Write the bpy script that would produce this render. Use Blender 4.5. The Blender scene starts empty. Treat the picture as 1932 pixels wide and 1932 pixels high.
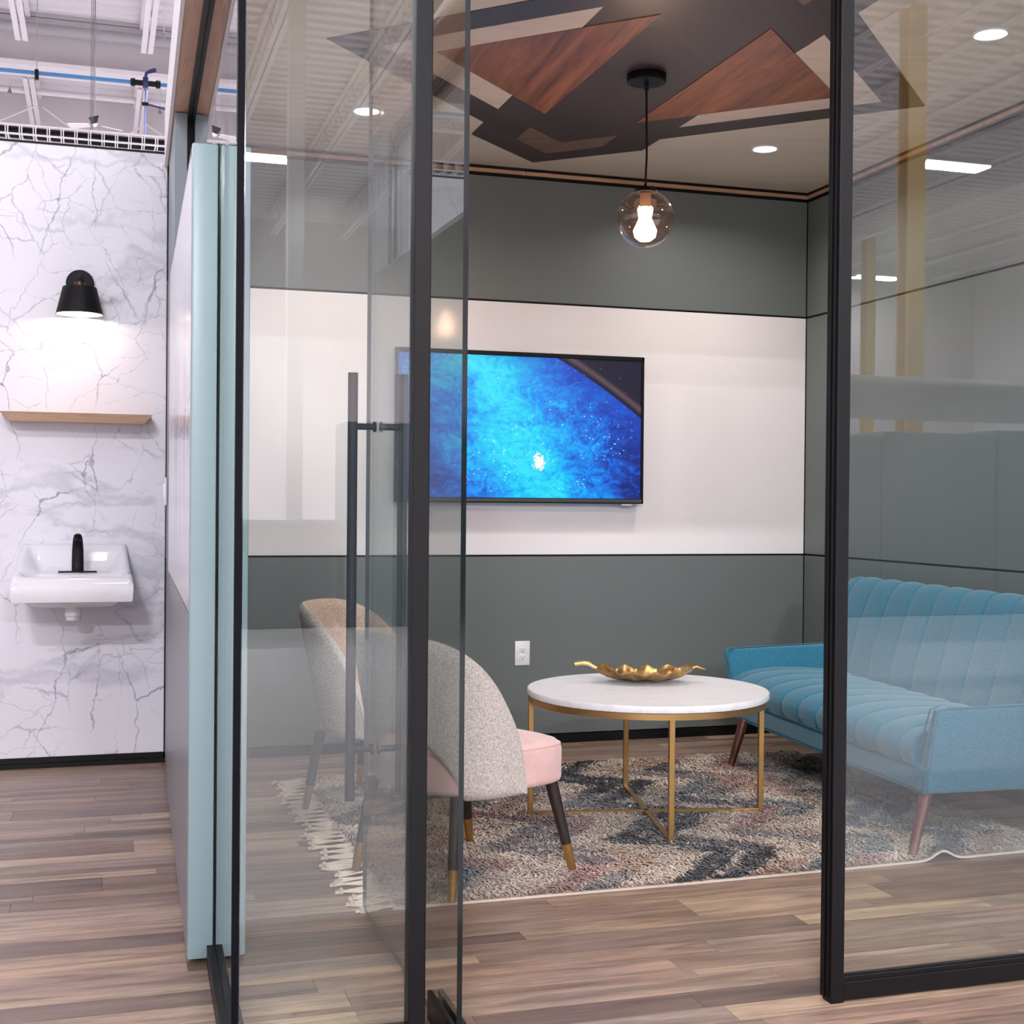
import bpy, bmesh, math, random
import numpy as np
from mathutils import Vector, Matrix
R = math.radians
PI = math.pi
C = bpy.context.scene.collection
random.seed(7)
rng = np.random.default_rng(11)

# ------------------------------------------------------------------ camera, world, exposure
cam_d = bpy.data.cameras.new('camera')
cam = bpy.data.objects.new('camera', cam_d)
C.objects.link(cam)
cam_d.sensor_fit = 'HORIZONTAL'
cam_d.sensor_width = 36.0
cam_d.lens = 46.713
cam_d.clip_start = 0.05
cam_d.clip_end = 200
YAW, PITCH, ROLL = R(17.323), R(-0.4726), R(0.513)
fw = Vector((math.sin(YAW) * math.cos(PITCH), math.cos(YAW) * math.cos(PITCH), math.sin(PITCH)))
rt = Vector((math.cos(YAW), -math.sin(YAW), 0))
up = rt.cross(fw)
r2 = rt * math.cos(ROLL) + up * math.sin(ROLL)
u2 = -rt * math.sin(ROLL) + up * math.cos(ROLL)
mw = Matrix((r2, u2, -fw)).transposed().to_4x4()
mw.translation = Vector((0, 0, 1.24))
cam.matrix_world = mw
bpy.context.scene.camera = cam

w = bpy.data.worlds.new('world')
bpy.context.scene.world = w
w.use_nodes = True
w.node_tree.nodes['Background'].inputs[0].default_value = (0.9, 0.92, 1.0, 1)
w.node_tree.nodes['Background'].inputs[1].default_value = 0.25
vs = bpy.context.scene.view_settings
vs.view_transform = 'Standard'
vs.look = 'None'
vs.gamma = 1.0
vs.exposure = 0.0
vs.use_curve_mapping = False
cy = bpy.context.scene.cycles
cy.max_bounces = 10
cy.diffuse_bounces = 4
cy.glossy_bounces = 5
cy.transparent_max_bounces = 24
cy.caustics_reflective = False
cy.caustics_refractive = False
cy.sample_clamp_indirect = 6.0
HIGHBAY_W = 232.0        # each LED high bay of the hall
DOWN_W = 11.2             # each recessed downlight
PENDANT_STRENGTH = 130.0   # glowing bulb of the pendant
SCONCE_W = 2.1


# ------------------------------------------------------------------ helpers
def lin(r, g, b):
    def f(c):
        c /= 255.0
        return c / 12.92 if c <= 0.04045 else ((c + 0.055) / 1.055) ** 2.4
    return (f(r), f(g), f(b), 1.0)


class NT:
    """small wrapper to write node trees briefly"""
    def __init__(s, name):
        s.m = bpy.data.materials.new(name)
        s.m.use_nodes = True
        s.t = s.m.node_tree
        s.n = s.t.nodes
        s.b = s.n.get('Principled BSDF')
        s.out = s.n.get('Material Output')

    def new(s, typ, **kw):
        nd = s.n.new('ShaderNode' + typ)
        ins = kw.pop('ins', {})
        for k, v in kw.items():
            setattr(nd, k, v)
        for k, v in ins.items():
            s.set(nd.inputs[k], v)
        return nd

    def set(s, sock, v):
        if isinstance(v, bpy.types.NodeSocket):
            s.t.links.new(v, sock)
        elif isinstance(v, bpy.types.Node):
            s.t.links.new(v.outputs[0], sock)
        else:
            sock.default_value = v

    def math(s, op, a, b=None, c=None, clamp=False):
        nd = s.n.new('ShaderNodeMath')
        nd.operation = op
        nd.use_clamp = clamp
        s.set(nd.inputs[0], a)
        if b is not None:
            s.set(nd.inputs[1], b)
        if c is not None:
            s.set(nd.inputs[2], c)
        return nd.outputs[0]

    def mix(s, fac, a, b, blend='MIX'):
        nd = s.n.new('ShaderNodeMix')
        nd.data_type = 'RGBA'
        nd.blend_type = blend
        s.set(nd.inputs[0], fac)
        s.set(nd.inputs[6], a)
        s.set(nd.inputs[7], b)
        return nd.outputs[2]

    def ramp(s, fac, stops, interp='LINEAR'):
        nd = s.n.new('ShaderNodeValToRGB')
        s.set(nd.inputs[0], fac)
        cr = nd.color_ramp
        cr.interpolation = interp
        while len(cr.elements) > 1:
            cr.elements.remove(cr.elements[-1])
        cr.elements[0].position = stops[0][0]
        cr.elements[0].color = stops[0][1]
        for p, c in stops[1:]:
            e = cr.elements.new(p)
            e.color = c
        return nd.outputs[0]

    def noise(s, vec, scale, detail=3.0, rough=0.5, dist=0.0, out=0):
        nd = s.n.new('ShaderNodeTexNoise')
        if vec is not None:
            s.set(nd.inputs['Vector'], vec)
        nd.inputs['Scale'].default_value = scale
        nd.inputs['Detail'].default_value = detail
        nd.inputs['Roughness'].default_value = rough
        nd.inputs['Distortion'].default_value = dist
        return nd.outputs[out]

    def mapping(s, vec, loc=(0, 0, 0), rot=(0, 0, 0), scale=(1, 1, 1)):
        nd = s.n.new('ShaderNodeMapping')
        s.set(nd.inputs[0], vec)
        nd.inputs[1].default_value = loc
        nd.inputs[2].default_value = rot
        nd.inputs[3].default_value = scale
        return nd.outputs[0]

    def obj(s):
        return s.n.new('ShaderNodeTexCoord').outputs['Object']

    def pos(s):
        return s.n.new('ShaderNodeNewGeometry').outputs['Position']

    def bump(s, h, strength=0.3, dist=0.01):
        nd = s.n.new('ShaderNodeBump')
        nd.inputs['Strength'].default_value = strength
        nd.inputs['Distance'].default_value = dist
        s.set(nd.inputs['Height'], h)
        s.t.links.new(nd.outputs[0], s.b.inputs['Normal'])

    def p(s, **kw):
        names = dict(color='Base Color', rough='Roughness', metal='Metallic', spec='Specular IOR Level',
                     sheen='Sheen Weight', coat='Coat Weight', emit='Emission Color', estr='Emission Strength',
                     sheenr='Sheen Roughness', coatr='Coat Roughness')
        for k, v in kw.items():
            s.set(s.b.inputs[names[k]], v)
        return s


def plain(name, rgb, rough=0.5, metal=0.0, spec=0.5, vary=0.05, scale=6.0, **kw):
    t = NT(name)
    c = lin(*rgb)
    nz = t.noise(t.obj(), scale, 4)
    dark = tuple(x * (1 - vary) for x in c[:3]) + (1,)
    lite = tuple(min(1, x * (1 + vary)) for x in c[:3]) + (1,)
    t.p(color=t.mix(nz, dark, lite), rough=rough, metal=metal, spec=spec, **kw)
    return t.m


def emitter(name, rgb, strength):
    t = NT(name)
    t.p(color=(0.8, 0.8, 0.8, 1), emit=lin(*rgb), estr=strength)
    return t.m


def thin_glass(name, tint, f0=0.04, rough=0.0, refl=(1, 1, 1, 1)):
    t = NT(name)
    t.n.remove(t.b)
    tr = t.new('BsdfTransparent', ins={0: tint})
    gl = t.new('BsdfGlossy', ins={0: refl, 'Roughness': rough})
    lw = t.new('LayerWeight', ins={0: 0.5})
    f5 = t.math('POWER', lw.outputs['Facing'], 5.0)
    fac = t.math('MULTIPLY_ADD', f5, 1.0 - f0, f0)
    mx = t.new('MixShader', ins={0: fac, 1: tr.outputs[0], 2: gl.outputs[0]})
    t.t.links.new(mx.outputs[0], t.out.inputs[0])
    return t.m


# ---- mesh building
def link(o, parent=None):
    C.objects.link(o)
    if parent is not None:
        o.parent = parent
    return o


def mesh_obj(name, verts, faces, mats, parent=None, smooth=None, fmat=None):
    me = bpy.data.meshes.new(name)
    me.from_pydata([tuple(v) for v in verts], [], faces)
    me.update()
    if not isinstance(mats, (list, tuple)):
        mats = [mats]
    for m in mats:
        me.materials.append(m)
    if fmat is not None:
        me.polygons.foreach_set('material_index', fmat)
    if smooth is not None:
        me.polygons.foreach_set('use_smooth', [True] * len(me.polygons))
        me.set_sharp_from_angle(angle=R(smooth))
    return link(bpy.data.objects.new(name, me), parent)


class MB:
    def __init__(s):
        s.v = []
        s.f = []

    def add(s, verts, faces):
        n = len(s.v)
        s.v += [tuple(v) for v in verts]
        s.f += [tuple(i + n for i in f) for f in faces]
        return s

    def box(s, x0, x1, y0, y1, z0, z1):
        vs_ = [(x0, y0, z0), (x1, y0, z0), (x1, y1, z0), (x0, y1, z0), (x0, y0, z1), (x1, y0, z1), (x1, y1, z1), (x0, y1, z1)]
        return s.add(vs_, [(0, 3, 2, 1), (4, 5, 6, 7), (0, 1, 5, 4), (1, 2, 6, 5), (2, 3, 7, 6), (3, 0, 4, 7)])

    def hexa(s, bot, top):
        return s.add(list(bot) + list(top), [(0, 3, 2, 1), (4, 5, 6, 7), (0, 1, 5, 4), (1, 2, 6, 5), (2, 3, 7, 6), (3, 0, 4, 7)])

    def rbox(s, x0, x1, y0, y1, z0, z1, bev=0.004, seg=2):
        bm = bmesh.new()
        bmesh.ops.create_cube(bm, size=1)
        for v in bm.verts:
            v.co = Vector(((x0 + x1) / 2 + v.co.x * (x1 - x0), (y0 + y1) / 2 + v.co.y * (y1 - y0), (z0 + z1) / 2 + v.co.z * (z1 - z0)))
        bmesh.ops.bevel(bm, geom=bm.edges[:], offset=bev, segments=seg, affect='EDGES', profile=0.5)
        return s.bm(bm)

    def rhexa(s, bot, top, bev=0.01, seg=3):
        bm = bmesh.new()
        vs_ = [bm.verts.new(v) for v in list(bot) + list(top)]
        for f in [(0, 3, 2, 1), (4, 5, 6, 7), (0, 1, 5, 4), (1, 2, 6, 5), (2, 3, 7, 6), (3, 0, 4, 7)]:
            bm.faces.new([vs_[i] for i in f])
        bmesh.ops.recalc_face_normals(bm, faces=bm.faces[:])
        bmesh.ops.bevel(bm, geom=bm.edges[:], offset=bev, segments=seg, affect='EDGES', profile=0.5)
        return s.bm(bm)

    def bm(s, bm):
        bm.verts.index_update()
        s.add([v.co[:] for v in bm.verts], [tuple(v.index for v in f.verts) for f in bm.faces])
        bm.free()
        return s

    def prism(s, poly, z0, z1):
        n = len(poly)
        a = sum(poly[i][0] * poly[(i + 1) % n][1] - poly[(i + 1) % n][0] * poly[i][1] for i in range(n))
        if a < 0:
            poly = poly[::-1]
        vs_ = [(x, y, z0) for x, y in poly] + [(x, y, z1) for x, y in poly]
        fs = [tuple(range(n))[::-1], tuple(range(n, 2 * n))] + [(i, (i + 1) % n, n + (i + 1) % n, n + i) for i in range(n)]
        return s.add(vs_, fs)

    def tube(s, pts, rad, seg=10, caps=True):
        pts = [Vector(p) for p in pts]
        n = len(pts)
        rads = rad if isinstance(rad, (list, tuple)) else [rad] * n
        prev = None
        rings = []
        for i, p in enumerate(pts):
            d = (pts[min(i + 1, n - 1)] - pts[max(i - 1, 0)]).normalized()
            if prev is None:
                a = Vector((0, 0, 1)) if abs(d.z) < 0.9 else Vector((1, 0, 0))
                u = d.cross(a).normalized()
            else:
                u = (prev - d * prev.dot(d)).normalized()
            prev = u
            v = d.cross(u)
            rings.append([p + (u * math.cos(2 * PI * k / seg) + v * math.sin(2 * PI * k / seg)) * rads[i] for k in range(seg)])
        vs_ = [q for r_ in rings for q in r_]
        fs = []
        for i in range(n - 1):
            for k in range(seg):
                a, b = i * seg + k, i * seg + (k + 1) % seg
                fs.append((a, b, b + seg, a + seg))
        if caps:
            fs.append(tuple(range(seg))[::-1])
            fs.append(tuple(range((n - 1) * seg, n * seg)))
        return s.add(vs_, fs)

    def lathe(s, prof, cx=0, cy_=0, seg=32, close=False, caps=True):
        vs_ = []
        for r_, z in prof:
            for k in range(seg):
                a = 2 * PI * k / seg
                vs_.append((cx + r_ * math.cos(a), cy_ + r_ * math.sin(a), z))
        fs = []
        n = len(prof)
        rng_ = n if close else n - 1
        for i in range(rng_):
            j = (i + 1) % n
            for k in range(seg):
                fs.append((i * seg + k, i * seg + (k + 1) % seg, j * seg + (k + 1) % seg, j * seg + k))
        if not close and caps:
            if prof[0][0] > 1e-5:
                fs.append(tuple(range(seg))[::-1])
            if prof[-1][0] > 1e-5:
                fs.append(tuple(range((n - 1) * seg, n * seg)))
        return s.add(vs_, fs)

    def loft(s, rings, cap0=True, cap1=True, closed=True):
        n = len(rings[0])
        vs_ = [p for r_ in rings for p in r_]
        fs = []
        for i in range(len(rings) - 1):
            for k in range(n if closed else n - 1):
                a, b = i * n + k, i * n + (k + 1) % n
                fs.append((a, b, b + n, a + n))
        if cap0:
            fs.append(tuple(range(n))[::-1])
        if cap1:
            fs.append(tuple(range((len(rings) - 1) * n, len(rings) * n)))
        return s.add(vs_, fs)

    def ob(s, name, mats, parent=None, smooth=None):
        bm = bmesh.new()
        vv = [bm.verts.new(v) for v in s.v]
        for f in s.f:
            if len(set(f)) >= 3:
                try:
                    bm.faces.new([vv[i] for i in f])
                except ValueError:
                    pass
        bmesh.ops.remove_doubles(bm, verts=bm.verts[:], dist=1e-6)
        bmesh.ops.recalc_face_normals(bm, faces=bm.faces[:])
        me = bpy.data.meshes.new(name)
        bm.to_mesh(me)
        bm.free()
        for m in (mats if isinstance(mats, (list, tuple)) else [mats]):
            me.materials.append(m)
        if smooth is not None:
            me.polygons.foreach_set('use_smooth', [True] * len(me.polygons))
            me.set_sharp_from_angle(angle=R(smooth))
        return link(bpy.data.objects.new(name, me), parent)


def tag(o, label=None, cat=None, group=None, kind=None):
    if label:
        o['label'] = label
    if cat:
        o['category'] = cat
    if group:
        o['group'] = group
    if kind:
        o['kind'] = kind
    return o


def empty(name, loc=(0, 0, 0), rz=0.0, label=None, cat=None, group=None, kind=None):
    o = bpy.data.objects.new(name, None)
    o.empty_display_size = 0.1
    o.location = loc
    o.rotation_euler = (0, 0, rz)
    link(o)
    return tag(o, label, cat, group, kind)


def copy_tree(o, parent=None):
    c = o.copy()
    C.objects.link(c)
    if parent is not None:
        c.parent = parent
    for ch in list(o.children):
        copy_tree(ch, c)
    return c


def pane(name, x0, x1, y0, y1, z0, z1, parent, mats):
    """a glass slab: big faces clear, rim faces in the darker edge glass"""
    b = MB().box(x0, x1, y0, y1, z0, z1)
    thinx = (x1 - x0) < (y1 - y0)
    big = (3, 5) if thinx else (2, 4)
    return mesh_obj(name, b.v, b.f, mats, parent, fmat=[0 if i in big else 1 for i in range(6)])


def area(name, loc, rot, sx, sy, power, color, parent=None, shape='RECTANGLE', spread=PI):
    l = bpy.data.lights.new(name, 'AREA')
    l.shape = shape
    l.size = sx
    if shape in ('RECTANGLE', 'ELLIPSE'):
        l.size_y = sy
    l.energy = power
    l.color = color
    l.spread = spread
    o = bpy.data.objects.new(name, l)
    o.location = loc
    o.rotation_euler = rot
    return link(o, parent)


def point(name, loc, power, color, rad=0.03, parent=None):
    l = bpy.data.lights.new(name, 'POINT')
    l.energy = power
    l.color = color
    l.shadow_soft_size = rad
    o = bpy.data.objects.new(name, l)
    o.location = loc
    return link(o, parent)


# ------------------------------------------------------------------ materials
M = {}
M['black'] = plain('black powder coat', (12, 11, 14), 0.45, vary=0.1, spec=0.25)
M['matte_black'] = plain('matte black', (10, 9, 11), 0.55, spec=0.25, vary=0.1)
M['seam'] = plain('dark reveal', (12, 12, 13), 0.7)
M['sage'] = plain('sage grey laminate', (106, 113, 112), 0.42, vary=0.02)
M['end_sage'] = plain('pale sage end panel', (140, 162, 167), 0.35, vary=0.01)
M['outer_grey'] = plain('light grey laminate', (134, 134, 140), 0.35, vary=0.02)
M['tall_grey'] = plain('blue grey laminate', (132, 144, 150), 0.4, vary=0.02)
M['rod'] = plain('grey rod', (120, 116, 120), 0.5)
M['board'] = plain('gloss white board', (243, 238, 240), 0.12, vary=0.01, spec=0.5)
M['white'] = plain('white enamel', (232, 230, 232), 0.4, vary=0.02)
M['steel_white'] = plain('white painted steel', (242, 236, 239), 0.55, vary=0.03)
M['hall_wall'] = plain('hall wall paint', (226, 218, 221), 0.7, vary=0.03)
M['grey_part'] = plain('blue grey partition', (120, 132, 144), 0.6, vary=0.05)
M['yellow'] = plain('yellow column paint', (222, 176, 84), 0.5, vary=0.06)
M['pipe_blue'] = plain('blue pipe', (72, 128, 180), 0.4)
M['navy'] = plain('navy valve', (30, 30, 92), 0.4)
M['ceramic'] = plain('white vitreous china', (226, 226, 231), 0.08, vary=0.01, coat=0.4)
M['gold'] = plain('brushed brass', (176, 140, 88), 0.38, metal=0.8, vary=0.06)
M['brass_cap'] = plain('brass leg cap', (178, 138, 82), 0.34, metal=0.8, vary=0.06)
M['bronze'] = plain('dark bronze', (92, 62, 48), 0.35, metal=0.7)
M['joint'] = plain('navy black glazing joint', (9, 8, 16), 0.6, spec=0.1)
M['socket'] = plain('tan socket', (186, 150, 128), 0.5)
M['espresso'] = plain('espresso wood', (42, 34, 33), 0.45, vary=0.15)
M['plate'] = plain('white plastic plate', (236, 236, 240), 0.35, vary=0.01)
M['concrete'] = plain('pale sealed concrete', (222, 220, 222), 0.4, vary=0.05, scale=1.5)
M['cardboard'] = plain('cardboard', (196, 158, 104), 0.8, vary=0.1)
M['duct'] = plain('grey duct', (176, 172, 176), 0.5, vary=0.04)
M['piping'] = plain('teal piping', (44, 108, 134), 0.8)
M['led'] = emitter('led tube', (250, 250, 255), 18.0)
M['down'] = emitter('downlight lens', (255, 250, 246), 14.0)
M['glass'] = thin_glass('clear glass', (0.95, 0.975, 0.965, 1), 0.045)
M['glass_door'] = thin_glass('door glass', (0.94, 0.965, 0.955, 1), 0.05)
M['glass_edge'] = plain('glass edge', (10, 20, 20), 0.1, vary=0.2)
M['smoked'] = thin_glass('smoked amber glass', (0.94, 0.86, 0.81, 1), 0.06)


def wood(name, c_dark, c_mid, c_light, axis='x', scale=1.0, rough=0.4, rot=0.0, seedloc=(0, 0, 0)):
    t = NT(name)
    sc = {'x': (0.9, 9, 9), 'y': (9, 0.9, 9), 'z': (9, 9, 0.9)}[axis]
    v = t.mapping(t.obj(), loc=seedloc, rot=(0, 0, rot))
    v2 = t.mapping(v, scale=tuple(k * scale for k in sc))
    n1 = t.noise(v2, 1.6, 6, 0.6, 1.2)
    n2 = t.noise(v2, 9.0, 3, 0.6, 0.3)
    f = t.math('MULTIPLY_ADD', n2, 0.35, t.math('MULTIPLY', n1, 0.8))
    t.p(color=t.ramp(f, [(0.34, lin(*c_dark)), (0.56, lin(*c_mid)), (0.78, lin(*c_light))]), rough=rough)
    return t.m


M['walnut'] = wood('walnut inlay', (70, 38, 28), (136, 80, 54), (172, 108, 72), 'y', 0.75, 0.35, rot=R(4))
M['dark_inlay'] = wood('dark stained inlay', (54, 42, 43), (62, 48, 48), (72, 55, 54), 'x', 1.0, 0.38, rot=R(-45))
M['brown_inlay'] = wood('brown inlay', (96, 70, 58), (120, 92, 76), (138, 108, 90), 'x', 1.2, 0.4, rot=R(30))
M['cream_inlay'] = wood('cream inlay', (206, 186, 174), (216, 197, 184), (224, 206, 193), 'x', 1.0, 0.45)
M['birch'] = wood('birch ceiling', (208, 193, 174), (218, 203, 184), (224, 210, 192), 'x', 0.6, 0.5, rot=R(20))
M['oak_trim'] = wood('oak trim', (158, 118, 92), (184, 144, 116), (202, 164, 134), 'x', 2.0, 0.5)
M['oak_beam'] = wood('oak beam', (176, 138, 114), (206, 164, 138), (222, 184, 158), 'y', 1.6, 0.5)
M['shelf_wood'] = wood('pale oak shelf', (176, 142, 112), (206, 172, 142), (222, 192, 162), 'x', 2.0, 0.5)
M['red_leg'] = wood('red brown leg', (66, 32, 24), (92, 46, 34), (110, 60, 44), 'z', 3.0, 0.35)


def mat_floor():
    t = NT('vinyl plank')
    oi = t.new('ObjectInfo')
    at = t.new('Attribute', attribute_name='tone')
    seed = t.math('FRACT', t.math('ADD', oi.outputs['Random'], at.outputs['Fac']))
    off = t.math('MULTIPLY', seed, 37.0)
    cx = t.new('CombineXYZ', ins={0: off, 1: off, 2: off})
    add = t.new('VectorMath', operation='ADD')
    t.set(add.inputs[0], t.pos())
    t.set(add.inputs[1], cx.outputs[0])
    v = t.mapping(add.outputs[0], scale=(1.3, 16, 1))
    n1 = t.noise(v, 1.5, 6, 0.62, 0.8)
    n2 = t.noise(t.mapping(add.outputs[0], scale=(5, 90, 1)), 2.0, 4, 0.7, 0.2)
    n3 = t.noise(t.mapping(add.outputs[0], scale=(1.2, 3.0, 1)), 1.4, 2)
    base = t.ramp(seed, [(0.0, lin(98, 82, 76)), (0.14, lin(142, 118, 104)), (0.32, lin(160, 136, 122)), (0.46, lin(114, 97, 91)),
                         (0.6, lin(150, 126, 110)), (0.74, lin(194, 170, 146)), (0.86, lin(136, 122, 115)), (1.0, lin(170, 147, 128))])
    streak = t.ramp(n1, [(0.36, (0.66, 0.61, 0.59, 1)), (0.5, (1.1, 1.06, 1.02, 1)), (0.64, (1.5, 1.42, 1.3, 1))])
    c1 = t.mix(1.0, base, streak, 'MULTIPLY')
    c2 = t.mix(t.math('MULTIPLY', t.math('SUBTRACT', n2, 0.42, clamp=True), 1.5), c1, lin(80, 66, 64), 'MIX')
    c3 = t.mix(t.math('MULTIPLY', n3, 0.16), c2, lin(136, 116, 105))
    t.p(color=c3, rough=t.math('MULTIPLY_ADD', n2, 0.12, 0.28), spec=0.5)
    t.bump(n2, 0.12, 0.002)
    return t.m


M['plank'] = mat_floor()


def mat_marble():
    t = NT('white marble laminate')
    o = t.obj()
    warp = t.noise(o, 3.2, 6, 0.62, 0.0, out=1)
    sub = t.new('VectorMath', operation='SUBTRACT')
    t.set(sub.inputs[0], warp)
    sub.inputs[1].default_value = (0.5, 0.5, 0.5)
    sc = t.new('VectorMath', operation='SCALE')
    t.set(sc.inputs[0], sub.outputs[0])
    sc.inputs['Scale'].default_value = 0.22
    ad = t.new('VectorMath', operation='ADD')
    t.set(ad.inputs[0], o)
    t.set(ad.inputs[1], sc.outputs[0])
    wv = ad.outputs[0]

    def crack(vec, scale, width):
        v = t.new('TexVoronoi', feature='DISTANCE_TO_EDGE', ins={'Vector': vec, 'Scale': scale})
        return t.math('SUBTRACT', 1.0, t.math('DIVIDE', v.outputs['Distance'], width, clamp=True), clamp=True)

    def mask(loc, scale, a, b):
        return t.ramp(t.noise(t.mapping(o, loc=loc), scale, 3), [(a, (0, 0, 0, 1)), (b, (1, 1, 1, 1))])
    c1 = t.math('MULTIPLY', crack(t.mapping(wv, rot=(0, R(28), 0), scale=(1.9, 0.2, 0.85)), 1.9, 0.012), mask((0, 0, 0), 2.6, 0.43, 0.56))
    c2 = t.math('MULTIPLY', crack(t.mapping(wv, loc=(3, 0, 7), rot=(0, R(-32), 0), scale=(1.7, 0.2, 0.9)), 3.2, 0.014), mask((5, 2, 1), 3.6, 0.45, 0.58))
    c3 = t.math('MULTIPLY', crack(t.mapping(wv, loc=(9, 0, 2), rot=(0, R(62), 0), scale=(1.0, 0.2, 2.0)), 3.8, 0.015), mask((1, 7, 4), 4.2, 0.45, 0.58))
    n = t.noise(t.mapping(wv, loc=(1, 0, 4), rot=(0, R(52), 0), scale=(0.5, 1, 1.9)), 1.0, 4, 0.6, 0.3)
    soft = t.math('SUBTRACT', 1.0, t.math('DIVIDE', t.math('ABSOLUTE', t.math('SUBTRACT', n, 0.5)), 0.035, clamp=True), clamp=True)
    base = t.mix(t.noise(o, 1.2, 4), lin(218, 217, 226), lin(230, 229, 236))
    c = t.mix(t.math('MULTIPLY', soft, 0.38), base, lin(150, 152, 166))
    c = t.mix(t.math('MULTIPLY', c1, 0.8), c, lin(104, 104, 120))
    c = t.mix(t.math('MULTIPLY', c2, 0.55), c, lin(116, 116, 132))
    c = t.mix(t.math('MULTIPLY', c3, 0.5), c, lin(120, 120, 136))
    t.p(color=c, rough=0.33, spec=0.35)
    return t.m


M['marble'] = mat_marble()


def mat_table_marble():
    t = NT('table marble')
    o = t.obj()
    n = t.noise(t.mapping(o, rot=(0, 0, 0.6), scale=(1, 2.4, 1)), 2.2, 5, 0.6, 1.5)
    a = t.math('ABSOLUTE', t.math('SUBTRACT', n, 0.5))
    v = t.math('SUBTRACT', 1.0, t.math('DIVIDE', a, 0.03, clamp=True))
    t.p(color=t.mix(t.math('MULTIPLY', v, 0.18), lin(240, 238, 242), lin(176, 172, 180)), rough=0.3)
    return t.m


M['table_marble'] = mat_table_marble()


def fabric(name, c_dark, c_light, scale, rough=0.9, sheen=0.2, bumps=0.4, rng_=(0.38, 0.62), soft=0.0):
    t = NT(name)
    o = t.obj()
    n = t.noise(o, scale, 4, 0.65)
    n2 = t.noise(o, 5.0, 3)
    col = t.ramp(n, [(rng_[0], lin(*c_dark)), (rng_[1], lin(*c_light))])
    if soft:
        col = t.mix(t.math('MULTIPLY', n2, soft), col, lin(*c_dark))
    t.p(color=col, rough=rough, sheen=sheen, spec=0.15)
    t.bump(n, bumps, 0.002)
    return t.m


M['boucle'] = fabric('speckled wool', (168, 160, 154), (218, 210, 203), 160.0, bumps=0.6, rng_=(0.36, 0.64))
M['boucle_in'] = fabric('ribbed beige wool', (168, 142, 126), (204, 180, 164), 150.0, bumps=0.5)
M['pink'] = fabric('pink velvet', (220, 180, 174), (228, 192, 187), 14.0, 0.8, 0.5, 0.05, soft=0.2)
M['teal'] = fabric('teal woven fabric', (40, 104, 130), (58, 128, 155), 160.0, 0.85, 0.3, 0.25, soft=0.35)
M['cord'] = plain('cream cord', (222, 206, 190), 0.9, vary=0.1, scale=60)


def mat_leafgold():
    t = NT('aged gold leaf')
    n = t.noise(t.obj(), 22.0, 5, 0.6)
    t.p(color=t.ramp(n, [(0.35, lin(122, 88, 52)), (0.6, lin(206, 166, 104))]), metal=0.85, rough=t.math('MULTIPLY_ADD', n, 0.3, 0.2))
    t.bump(n, 0.4, 0.004)
    return t.m


M['leafgold'] = mat_leafgold()


def mat_art():
    t = NT('brushed abstract print')
    o = t.obj()   # object coords: metres in world
    n = t.noise(t.mapping(o, scale=(1, 3.2, 0.5)), 2.0, 5, 0.6, 0.7)
    m1 = t.ramp(n, [(0.5, (0, 0, 0, 1)), (0.6, (1, 1, 1, 1))])
    sx = t.new('SeparateXYZ', ins={0: o})
    zc = t.math('SUBTRACT', 1.0, t.math('DIVIDE', t.math('ABSOLUTE', t.math('SUBTRACT', sx.outputs[2], 1.45)), 0.5, clamp=True), clamp=True)
    n2 = t.noise(t.mapping(o, rot=(R(35), 0, 0), scale=(1, 1.2, 6)), 3.0, 5, 0.7, 1.0)
    m2 = t.math('MULTIPLY', t.ramp(n2, [(0.54, (0, 0, 0, 1)), (0.58, (1, 1, 1, 1))]), t.math('POWER', zc, 3.0))
    c = t.mix(t.math('MULTIPLY', t.math('MULTIPLY', m1, zc), 0.75), lin(248, 247, 251), lin(180, 174, 210))
    c = t.mix(t.math('MULTIPLY', m2, 0.5), c, lin(140, 138, 150))
    t.p(color=c, rough=0.15)
    return t.m


M['art'] = mat_art()


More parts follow.
